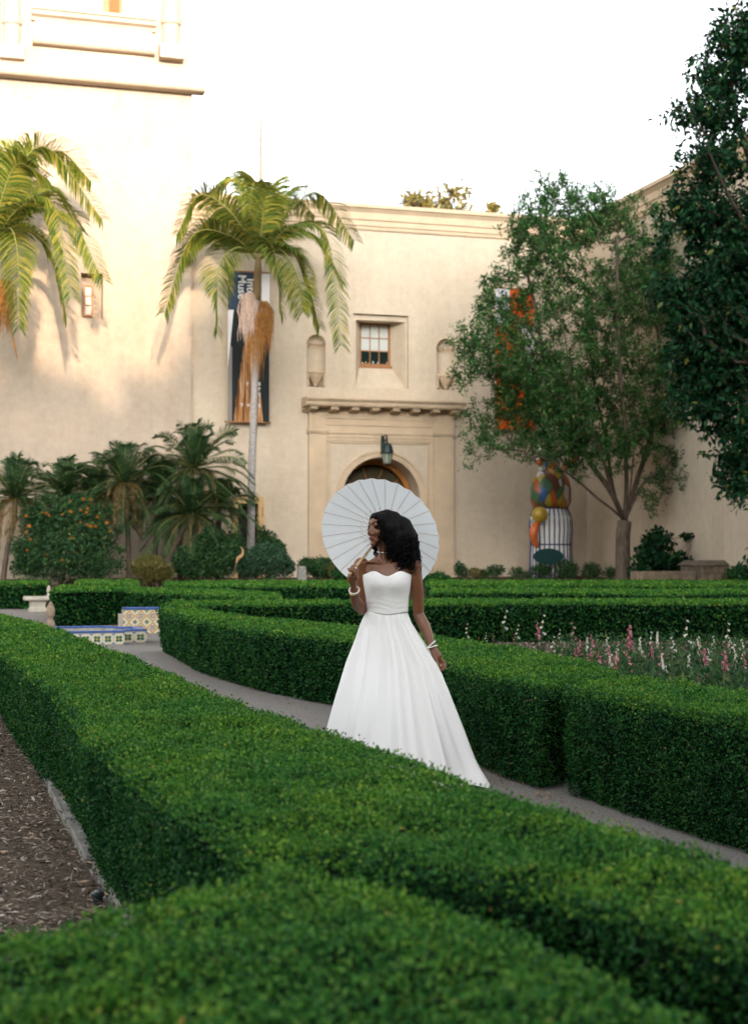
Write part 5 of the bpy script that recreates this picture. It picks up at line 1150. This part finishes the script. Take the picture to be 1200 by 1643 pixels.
tag(bpy.data.objects['grove'], 'tall trees standing behind the photographer', 'trees', kind='stuff')

# fallen leaves along the foot of the hedges and on the path
LIT = leafmat('fallen_leaves', [(0, (.16, .07, .02)), (.4, (.32, .16, .05)), (.75, (.48, .27, .08)), (1, (.40, .34, .24))], .8, .1, .1)
e_ = [onZ(px, py, 0) for px, py in ((265, 1056), (422, 1112), (532, 1152), (700, 1214), (767, 1238), (866, 1272), (895, 1288), (1027, 1333), (1196, 1396), (1300, 1440))]
C_ = catmull(e_, 400); n = 420; i_ = rng.integers(0, 399, n); P = C_[i_] + np.stack([-np.abs(rng.normal(size=n)) * .10 + .05, rng.normal(size=n) * .05, np.full(n, .006)], 1)
P2 = np.stack([rng.uniform(1.7, 3.4, 120), rng.uniform(5, 20, 120), np.full(120, .006)], 1); P = np.concatenate([P, P2]); n = len(P)
leaf_obj('fallen_leaves', P, norm(rand_dir(n) * np.array([1, 1, .25])), norm(np.array([0, 0, 1.]) + rand_dir(n) * .35), .012 + .018 * rng.random(n), .006 + .010 * rng.random(n), LIT)
tag(bpy.data.objects['fallen_leaves'], 'scattered dry leaves along the path edges', 'fallen leaves', kind='stuff')
# ================================================================== bride with parasol
PXM = 252.6                                   # picture pixels per metre where she stands
pg = at(620, 1254, 9.5); pg[2] = 0
person = thing('person', 'woman in strapless white gown walking on the path, holding a paper parasol, looking left', 'person', pg)
person.rotation_euler[2] = -YAW               # local x: to the right, -y: to the camera
def LP(px, py, y=0.0): return np.array([(px - 620) / PXM * (1 + y / 9.5), y, (1254 - py) / PXM * (1 + y / 9.5) - y / 9.5 * (1254 - HOR) / PXM * 0])
SKIN = mat('brown_skin', (.150, .056, .024), .34, .5, col2=(.205, .080, .034), vscale=9, bump=.05, bscale=220)
SKIN.node_tree.nodes['Principled BSDF'].inputs['Subsurface Weight'].default_value = .08
SKIN.node_tree.nodes['Principled BSDF'].inputs['Subsurface Radius'].default_value = (.02, .008, .004)
SATIN = mat('white_satin', (.88, .87, .855), .48, .35, bump=.06, bscale=90, sheen=.15)
BODM = mat('white_jacquard', (.87, .86, .84), .50, .35, bump=.16, bscale=150, sheen=.1)
HAIR = mat('black_hair', (.0035, .003, .003), .6, .12)
GOLD = mat('gold', (.70, .48, .20), .3, .5, metal=1.0); PEARL = mat('pearl_white', (.78, .76, .72), .35, .5)
def local_build(mb, name, m, parent=person, smooth=True, fix=True):
    me = bpy.data.meshes.new(name); me.from_pydata([list(v) for v in mb.v], [], mb.f)
    if fix:
        bm = bmesh.new(); bm.from_mesh(me); bmesh.ops.recalc_face_normals(bm, faces=bm.faces); bm.to_mesh(me); bm.free()
    if m: me.materials.append(m)
    if smooth: me.polygons.foreach_set('use_smooth', np.ones(len(me.polygons), dtype=bool))
    o = bpy.data.objects.new(name, me); COL.objects.link(o); o.parent = parent; return o
def remesh(mb, voxel, smooth_it=4):
    me = bpy.data.meshes.new('r'); me.from_pydata([list(v) for v in mb.v], [], mb.f)
    bm = bmesh.new(); bm.from_mesh(me); bmesh.ops.recalc_face_normals(bm, faces=bm.faces); bm.to_mesh(me); bm.free()
    ob = bpy.data.objects.new('r', me); COL.objects.link(ob)
    md = ob.modifiers.new('r', 'REMESH'); md.mode = 'VOXEL'; md.voxel_size = voxel; md.use_smooth_shade = True
    if smooth_it: sm = ob.modifiers.new('s', 'SMOOTH'); sm.factor = .5; sm.iterations = smooth_it
    bpy.context.view_layer.update(); out = bpy.data.meshes.new_from_object(ob.evaluated_get(bpy.context.evaluated_depsgraph_get()))
    bpy.data.objects.remove(ob); return out
def loft(mb, rings, n=24):
    """rings: (center xyz, rx, ry) horizontal ellipses, bottom to top"""
    vs = []
    for c, rx, ry in rings:
        for j in range(n): a = 2 * math.pi * j / n; vs.append((c[0] + rx * math.cos(a), c[1] + ry * math.sin(a), c[2]))
    k = len(rings); mb.add(vs, [(i*n+j, i*n+(j+1) % n, (i+1)*n+(j+1) % n, (i+1)*n+j) for i in range(k-1) for j in range(n)] + [tuple(range(n))[::-1], tuple((k-1)*n+j for j in range(n))])
B = MB()
# trunk
loft(B, [((0, .0, .86), .142, .105), ((0, 0, .95), .138, .100), ((-.003, 0, 1.04), .120, .088), ((-.004, 0, 1.10), .118, .086), ((-.002, 0, 1.17), .124, .092), ((.004, .0, 1.24), .132, .090), ((.007, 0, 1.30), .142, .086), ((.008, .008, 1.345), .158, .078), ((.008, .012, 1.38), .150, .064), ((.006, .014, 1.405), .112, .052), ((.002, .014, 1.43), .062, .047)])
for s in (-1, 1): B.ball((.006 + s * .060, -.060, 1.258), (.050, .040, .052), 16, 10)
# shoulders, collar bones
B.ball((-.160, .008, 1.372), (.052, .048, .050), 14, 10); B.ball((.176, .008, 1.370), (.052, .048, .050), 14, 10)
B.tube([(-.13, -.030, 1.394), (-.06, -.046, 1.391), (-.015, -.049, 1.378)], [.009, .009, .008], 8); B.tube([(.145, -.026, 1.391), (.08, -.044, 1.391), (.03, -.049, 1.378)], [.009, .009, .008], 8)
# neck (turned towards the left)
loft(B, [((.002, .014, 1.39), .075, .055), ((0, .012, 1.43), .054, .050), ((-.006, .006, 1.47), .049, .050), ((-.014, .0, 1.53), .048, .052)])
B.tube([(.012, -.045, 1.385), (.02, -.01, 1.44), (.02, .03, 1.52)], [.010, .013, .014], 8); B.tube([(.0, -.045, 1.385), (-.03, -.03, 1.44), (-.045, .02, 1.52)], [.010, .013, .014], 8)
# arms
def limb(pts, rr): B.tube(catmull(pts, 16), list(np.interp(np.linspace(0, 1, 16), np.linspace(0, 1, len(rr)), rr)), 14)
RS, RE, RW, RH = np.array([-.160, .008, 1.372]), np.array([-.152, -.005, 1.085]), np.array([-.206, -.185, 1.225]), np.array([-.212, -.225, 1.30])
limb([RS, np.array([-.168, .008, 1.25]), RE], [.047, .042, .037, .035]); limb([RE, (RE + RW) / 2 + np.array([-.012, 0, -.012]), RW], [.036, .038, .031, .0225])
LS, LE, LW, LH = np.array([.176, .008, 1.370]), np.array([.206, .030, 1.055]), np.array([.286, -.045, .862]), np.array([.325, -.065, .785])
limb([LS, np.array([.196, .014, 1.22]), LE], [.047, .043, .037, .035]); limb([LE, (LE + LW) / 2 + np.array([.008, .0, .0]), LW], [.036, .038, .031, .0225])
# legs and feet under the gown
for s, fy in ((-1, -.12), (1, .08)):
    limb([np.array([s * .08, 0, .9]), np.array([s * .085, fy * .4 - .02, .50]), np.array([s * .08, fy + .02, .09])], [.062, .06, .05, .032])
    B.tube([(s * .08, fy + .05, .06), (s * .08, fy - .05, .05), (s * .08, fy - .14, .025)], [(.03, .035), (.026, .038), (.014, .03)], 10)
# right hand: fist closed round the parasol handle
A_, Hn = LP(619, 846), np.array([-.214, -.245, 1.335])
APEX = np.array([-.004, .35, 1.612]); AXD = (APEX - Hn) / np.linalg.norm(APEX - Hn)
def finger(pts, r0=.0088, r1=.0066): B.tube(catmull(pts, 9), list(np.linspace(r0, r1, 9)), 8); B.ball(pts[-1], r1 * 1.02, 8, 6)
e1 = AXD; e2 = norm(np.cross(e1, np.array([1., 0, .15]))); e3 = np.cross(e1, e2)       # e2,e3 span the plane across the handle
B.ball(RH, (.036, .026, .046), 14, 10, np.array(Matrix.Rotation(.35, 3, 'Y')))
B.tube([RW, RH, Hn + np.array([-.006, .016, -.012])], [(.023, .019), (.034, .024), (.036, .022)], 12)
palm = Hn - e1 * .002
for k in range(4):
    o_ = Hn + e1 * (.032 - .0215 * k); rr_ = .026 - .001 * abs(k - 1)
    ang = np.array([2.7, 3.7, 4.7, 5.7, 6.6]) if True else 0
    finger([o_ + (e2 * math.cos(a) + e3 * math.sin(a)) * rr_ for a in ang], .0104 - .0006 * (k == 3), .0080)
finger([Hn - e1 * .035 + e2 * (-.022), Hn - e1 * .015 + e2 * -.024 + e3 * .016, Hn + e1 * .012 + e2 * -.008 + e3 * .026, Hn + e1 * .030 + e2 * .004 + e3 * .025], .010, .0072)
# left hand: pinching the skirt, fingers pointing down
B.tube([LW, (LW + LH) / 2, LH], [(.0225, .019), (.030, .017), (.035, .017)], 12)
B.ball(LH, (.030, .018, .028), 14, 10)
for k, (dx, l) in enumerate(((.022, .060), (.010, .068), (-.004, .064), (-.018, .052))):
    b0 = LH + np.array([dx * .95 + .012, -.006 + .004 * k, -.014]); finger([b0, b0 + np.array([.014, -.006, -l * .42]), b0 + np.array([.008, -.020, -l * .80]), b0 + np.array([-.006, -.032, -l * 1.0])], .0088, .0064)
finger([LW + np.array([.0, -.016, -.03]), LW + np.array([.012, -.038, -.062]), LW + np.array([.034, -.052, -.098]), LW + np.array([.045, -.055, -.12])], .010, .0072)
# head: frame with f forward (to the left, a little to the camera), s sideways, u up
yaw = rad(58); f = np.array([-math.sin(yaw), -math.cos(yaw), .02]); f = f / np.linalg.norm(f); u = np.array([0, 0, 1.]); s = norm(np.cross(f, u)); u = np.cross(s, f)
HC = np.array([-.024, .004, 1.602]); HM = np.stack([s, f, u], 1)
def hp(a, b, c): return HC + s * a + f * b + u * c
def hb(a, b, c, r, n=14, m=10): B.ball(hp(a, b, c), r, n, m, HM)
hb(0, -.018, .028, (.072, .090, .082), 20, 14)     # skull
hb(0, .022, -.010, (.062, .068, .082), 20, 14)     # face mass
hb(0, .038, -.068, (.044, .046, .036))             # jaw
hb(0, .070, -.094, (.020, .018, .017))             # chin
hb(0, .066, .040, (.048, .026, .030))              # forehead
for q in (-1, 1):
    hb(q * .040, .050, -.020, (.024, .028, .024)); hb(q * .030, .072, .026, (.022, .012, .008)); hb(q * .052, .0, -.045, (.016, .045, .030))
    hb(q * .014, .088, -.034, (.010, .012, .009)); hb(q * .074, -.012, -.010, (.010, .018, .030))
B.tube([hp(0, .078, .018), hp(0, .090, -.004), hp(0, .103, -.026), hp(0, .098, -.036)], [.009, .010, .013, .010], 10)   # nose
hb(0, .084, -.056, (.021, .011, .0065)); hb(0, .082, -.067, (.018, .011, .007))                                     # lips
body = remesh(B, .0052, 2); body.materials.clear(); body.materials.append(SKIN)
bo = bpy.data.objects.new('body', body); bo.parent = person; COL.objects.link(bo); body.polygons.foreach_set('use_smooth', np.ones(len(body.polygons), dtype=bool))
# face details
LIP = mat('lip_colour', (.22, .055, .05), .35, .4)
mb = MB(); mb.tube([hp(-.021, .078, -.060), hp(-.010, .092, -.0555), hp(0, .0945, -.0575), hp(.010, .092, -.0555), hp(.021, .078, -.060)], [.002, .005, .005, .005, .002], 8)
mb.tube([hp(-.018, .078, -.063), hp(-.008, .090, -.068), hp(.008, .090, -.068), hp(.018, .078, -.063)], [.002, .006, .006, .002], 8); local_build(mb, 'lips', LIP, bo)
EYW = mat('eye_white', (.38, .34, .30), .25, .5); EYD = mat('eye_dark', (.012, .008, .006), .2, .5)
for q in (-1, 1):
    e = local_build(MB().ball(hp(q * .030, .0685, .004), .0100, 12, 8), 'eye', EYW, bo); c = hp(q * .030, .0685, .004); gaze = norm(f * 1.0 - u * .1)
    local_build(MB().ball(c + gaze * .0075, .0058, 10, 6), 'iris', EYD, e)
    local_build(MB().tube([hp(q * .017, .0765, .006), hp(q * .026, .0815, .0115), hp(q * .036, .079, .0105), hp(q * .045, .070, .004)], [.0018, .0032, .0034, .0022], 6), 'eyelashes', HAIR, bo)
    local_build(MB().tube([hp(q * .014, .084, .028), hp(q * .026, .084, .033), hp(q * .038, .077, .032), hp(q * .048, .064, .026)], [.0022, .0034, .003, .0015], 6), 'eyebrow', HAIR, bo)
# hair: mass plus curls
Hm = MB()
for c, r in ((hp(0, .030, .086), (.066, .045, .026)), (hp(-.045, .035, .060), (.028, .035, .040)), (hp(.045, .035, .060), (.028, .035, .040)), (hp(0, -.035, .045), (.088, .098, .085)), (hp(-.02, -.045, .0), (.095, .10, .10))): Hm.ball(c, r, 18, 12, HM)
for px, py, y, rx, ry, rz in ((648, 868, .03, .085, .08, .085), (655, 885, .02, .075, .07, .075), (637, 880, .045, .085, .07, .075), (626, 888, .055, .08, .05, .06), (640, 895, -.005, .05, .05, .055), (662, 888, .02, .05, .055, .055), (612, 868, .07, .06, .05, .07), (630, 842, .02, .085, .08, .075), (642, 850, .02, .085, .08, .085), (650, 860, .01, .08, .08, .08), (636, 862, -.01, .075, .075, .085), (618, 856, -.050, .036, .026, .055)):
    c = LP(px, py, y); Hm.ball(c, (rx, ry, rz), 16, 10)
hm = remesh(Hm, .008, 14); hv = np.empty(len(hm.vertices) * 3, np.float32); hm.vertices.foreach_get('co', hv); hv = hv.reshape(-1, 3).astype(float)
hnr = np.empty(len(hm.vertices) * 3, np.float32); hm.vertices.foreach_get('normal', hnr); hnr = hnr.reshape(-1, 3).astype(float)
hv2 = hv + hnr * (SNa(hv, 38.) * .006 + SNb(hv, 80.) * .003)[:, None]; hm.vertices.foreach_set('co', hv2.astype(np.float32).ravel()); hm.update(); hm.materials.clear(); hm.materials.append(HAIR)
ho = bpy.data.objects.new('hair', hm); ho.parent = person; COL.objects.link(ho); hm.polygons.foreach_set('use_smooth', np.ones(len(hm.polygons), dtype=bool))
mb = MB()
def curl(p, d, L, r, amp, n=16, tw=7):
    a0 = rng.random() * 6.28; q = []; pos = np.array(p, float); d = np.array(d, float)
    for i in range(n):
        t = i / (n - 1); d = norm(d + np.array([0, 0, -.22])); pos = pos + d * L / n
        a = a0 + t * tw * 2; sv = norm(np.cross(d, [0.3, .9, .1])); wv = np.cross(d, sv); q.append(pos + (sv * math.cos(a) + wv * math.sin(a)) * amp * (.4 + .6 * t))
    mb.tube(q, [r] * (n - 3) + [r * .8, r * .5, r * .15], 4, False)
sel = rng.choice(len(hv), 1700)
facing = (hv - HC) @ f
for j in sel:
    if facing[j] > .055 and hv[j][2] < 1.66: continue
    if hv[j][2] > 1.705: continue
    if hv[j][0] < -.005 and hv[j][2] < 1.60 and hv[j][1] < .09: continue
    t = norm(np.array([0, 0, -1.]) + hnr[j] * .45 + rng.normal(size=3) * .15); curl(hv[j] - hnr[j] * .008, t, rng.uniform(.05, .14), rng.uniform(.0020, .0042), rng.uniform(.006, .015))
for px, py, y, L in ((611, 850, -.085, .15), (613, 858, -.085, .14), (612, 866, -.08, .12), (617, 868, -.085, .12)): curl(LP(px, py, y), (-.10, -.05, -1), L, .0015, .0030, 18, 4)
local_build(mb, 'curls', HAIR, ho, True, False)
# gown bodice with sweetheart neckline
NP = 96
def ztop(a):
    x = math.cos(a); front = -math.sin(a)
    if front > 0: return 1.302 + .030 * math.exp(-((abs(x) - .56) / .34) ** 2) - .004 * math.exp(-(x / .25) ** 2)
    return 1.302 - .03 * min(1, -front * 1.3) + .030 * math.exp(-((abs(x) - .56) / .34) ** 2) * max(0, 1 + front * 3)
vs = []; NV = 26
for i in range(NV + 1):
    v = i / NV
    for j in range(NP):
        a = 2 * math.pi * j / NP; z = lerp(1.075 - .016 * max(0, -math.sin(a)) ** 4, ztop(a), v); rx = np.interp(z, [1.075, 1.10, 1.17, 1.24, 1.30, 1.345], [.1318, .131, .135, .147, .156, .150]); ry = np.interp(z, [1.075, 1.10, 1.17, 1.24, 1.30, 1.345], [.0988, .099, .103, .110, .104, .092])
        x = .004 + rx * math.cos(a); y = ry * math.sin(a)
        if y < 0:
            for q in (-1, 1): y -= .030 * math.exp(-(((x - .006 - q * .066) / .062) ** 2 + ((z - 1.262) / .062) ** 2))
        # soft wrinkles of the fitted cloth
        wr = .0014 * math.sin(z * 210 + 3 * math.sin(x * 22) + j * .05) * math.exp(-((z - 1.12) / .045) ** 2)
        vs.append((x * (1 + wr / .13), y - wr, z))
mb = MB(); mb.add(vs, [(i*NP+j, i*NP+(j+1) % NP, (i+1)*NP+(j+1) % NP, (i+1)*NP+j) for i in range(NV) for j in range(NP)])
bd = local_build(mb, 'gown_bodice', BODM); md = bd.modifiers.new('t', 'SOLIDIFY'); md.thickness = .004; md.offset = 1
mb = MB(); pts = []
for j in range(NP + 1):
    i = NV * NP + (j % NP); pts.append(np.array(vs[i]) * np.array([1.015, 1.015, 1]))
mb.tube(pts, .0035, 6, False); local_build(mb, 'neckline_binding', SATIN, bd)
# skirt
NA, NR = 288, 84
zsr = [1.10, 1.06, .98, .86, .745, .60, .33, .12, .03, .012]
xl_ = np.interp; vs = []
zz_ = 1.10 - (1.10 - .012) * np.linspace(0, 1, NR + 1) ** 1.0
rs = np.random.default_rng(4); folds = [(rs.uniform(0, 6.283), rs.uniform(.05, .15), rs.uniform(-1.5, 1.5), rs.uniform(.5, 1.6)) for _ in range(40)]
for i in range(NR + 1):
    z = zz_[i]; tt = (1.10 - z) / 1.09
    xlft = np.interp(z, [.012, .35, .73, .90, 1.03, 1.075, 1.10], [-.395, -.322, -.230, -.182, -.146, -.1315, -.122])
    xrgt = np.interp(z, [.012, .10, .33, .60, .745, .86, 1.0, 1.075, 1.10], [.60, .565, .490, .395, .338, .262, .170, .1335, .122])
    yf = np.interp(z, [.012, .5, .9, 1.03, 1.07, 1.10], [-.46, -.30, -.160, -.114, -.0985, -.088]); yb = np.interp(z, [.012, .5, .9, 1.03, 1.07, 1.10], [.40, .30, .17, .112, .092, .085])
    cx = (xlft + xrgt) / 2; hx = (xrgt - xlft) / 2; cy = (yf + yb) / 2; hy = (yb - yf) / 2
    amp = np.interp(tt, [0, .03, .10, .3, 1], [.0, .001, .020, .040, .066])
    for j in range(NA):
        a = 2 * math.pi * j / NA; g = 0
        for (fa, fw, fs, fm) in folds:
            d = (a - fa - fs * .10 * tt + math.pi) % (2 * math.pi) - math.pi; g += fm * math.exp(-(d / (fw * (.55 + .5 * tt))) ** 2)
        g = (g - 2.4) * .42
        ca, sa = math.cos(a), math.sin(a); ex = .9
        x = cx + hx * math.copysign(abs(ca) ** ex, ca) * (1 + amp * g / max(hx, .05)); y = cy + hy * math.copysign(abs(sa) ** ex, sa) * (1 + amp * g * 1.3 / max(hy, .05))
        # the pulled side: cloth gathered to the hand, then sweeping to the train
        if ca > 0:
            k = ca ** 6; y = lerp(y, np.interp(z, [.012, .4, .745, 1.1], [-.16, -.08, -.07, 0]), k * .8)
        zl = z + (.016 * math.sin(a * 9 + 1) + .012 * math.sin(a * 17)) * max(0, tt - .93) / .07 * .5
        vs.append((x, y, max(zl, .006)))
# train corner: a curled tip on the paving
V = np.array(vs)
tip = np.array([.632, -.22, .012]); a_ = np.exp(-(((V[:, 0] - .58) / .10) ** 2 + ((V[:, 1] + .16) / .14) ** 2 + ((V[:, 2]) / .10) ** 2)); V += (tip - np.array([.585, -.16, .03])) * a_[:, None]
mb = MB(); mb.add(V, [(i*NA+j, (i+1)*NA+j, (i+1)*NA+(j+1) % NA, i*NA+(j+1) % NA) for i in range(NR) for j in range(NA)])
sk = local_build(mb, 'gown_skirt', SATIN)
# jewellery
def ring_(c, ax, r, th, m, name, par=person, sq=1.0):
    ax = norm(np.array(ax, float)); u_ = norm(np.cross(ax, [.3, .2, 1.])); v_ = np.cross(ax, u_); mb = MB(); mb.tube([np.array(c) + u_ * r * math.cos(a) + v_ * r * sq * math.sin(a) for a in np.linspace(0, 2 * math.pi, 33)], th, 8, False); return local_build(mb, name, m, par)
d = norm(RW - RE); ring_(RW - d * .012, d + np.array([.15, .1, 0]), .031, .0046, PEARL, 'bangle'); ring_(RW - d * .024, d + np.array([-.2, .1, .1]), .033, .0045, GOLD, 'bangle')
d = norm(LW - LE); ring_(LW - d * .006, d + np.array([.25, .2, .2]), .034, .0048, PEARL, 'bracelet'); ring_(LW + d * .008, d + np.array([-.2, .3, .3]), .033, .0046, PEARL, 'bracelet')
ring_((-.004, .010, 1.455), (.05, -.05, 1), .0545, .003, PEARL, 'necklace', sq=1.0)
p = Hn + e1 * .009 + (e2 * math.cos(4.0) + e3 * math.sin(4.0)) * .030; local_build(MB().ball(p, .008, 10, 8), 'ring_stone', PEARL)
p = LH + np.array([.016, -.03, -.045]); local_build(MB().ball(p, .006, 8, 6), 'finger_ring', GOLD)

# ---- parasol, held in the right hand
par = thing('paper_parasol', 'white paper parasol with thin wooden ribs, open behind the head of the bride', 'parasol', pg)
par.rotation_euler[2] = -YAW
PAPER = mat('white_paper', (.84, .87, .89), .8, .15, var=.03, vscale=12, trans=.42, bump=.1, bscale=120); BAMBOO = mat('pale_bamboo', (.62, .42, .22), .5, .3, var=.15, vscale=8); RIB = mat('rib_wood', (.50, .41, .33), .6, .2)
NRB = 28; RPAR = .405; DEP = .125
pu = norm(np.array([0, 0, 1.]) - AXD * AXD[2]); pv = np.cross(AXD, pu)
def cp(a, t, off=0.0):  # t 0 apex .. 1 rim
    r = RPAR * t; dp = DEP * (t ** 1.25); return APEX - AXD * (dp - off) + (pu * math.cos(a) + pv * math.sin(a)) * r
mb = MB(); vs = []; nt_ = 10; nA = NRB * 4
for i in range(nt_ + 1):
    for j in range(nA):
        a = 2 * math.pi * j / nA; t = i / nt_ * .995 + .005; sag = .010 * t * (1 - abs(((j % 4) / 4) * 2 - 1)); scal = 1 - .012 * (1 - abs(((j % 4) / 4) * 2 - 1)) * (t > .95)
        vs.append(cp(a, t * scal, -sag + .003))
mb.add(vs, [(i*nA+j, i*nA+(j+1) % nA, (i+1)*nA+(j+1) % nA, (i+1)*nA+j) for i in range(nt_) for j in range(nA)]); local_build(mb, 'canopy', PAPER, par, True, False)
for k in range(NRB):
    a = 2 * math.pi * k / NRB; local_build(MB().tube([cp(a, t) - AXD * .003 for t in (.03, .3, .6, .85, 1.0)], [.0017] * 5, 5), 'rib', RIB, par)
    local_build(MB().tube([APEX - AXD * .20 + (pu * math.cos(a) + pv * math.sin(a)) * .012, cp(a, .42) - AXD * .006], .0015, 4), 'strut', RIB, par)
EL = Hn - AXD * .045
local_build(MB().tube([APEX + AXD * .03, APEX - AXD * .3, Hn + AXD * .06], [.006, .006, .006], 10), 'shaft', BAMBOO, par)
local_build(MB().tube([Hn + AXD * .30, Hn + AXD * .055, Hn + AXD * .05, Hn + AXD * .035, EL], [.0075, .0085, .0135, .0115, .0105], 12), 'handle', BAMBOO, par)
local_build(MB().tube([APEX + AXD * .035, APEX + AXD * .01, APEX - AXD * .03], [.008, .016, .014], 12), 'crown_hub', RIB, par)
local_build(MB().tube([APEX - AXD * .19, APEX - AXD * .225], [.016, .014], 12), 'runner', RIB, par)
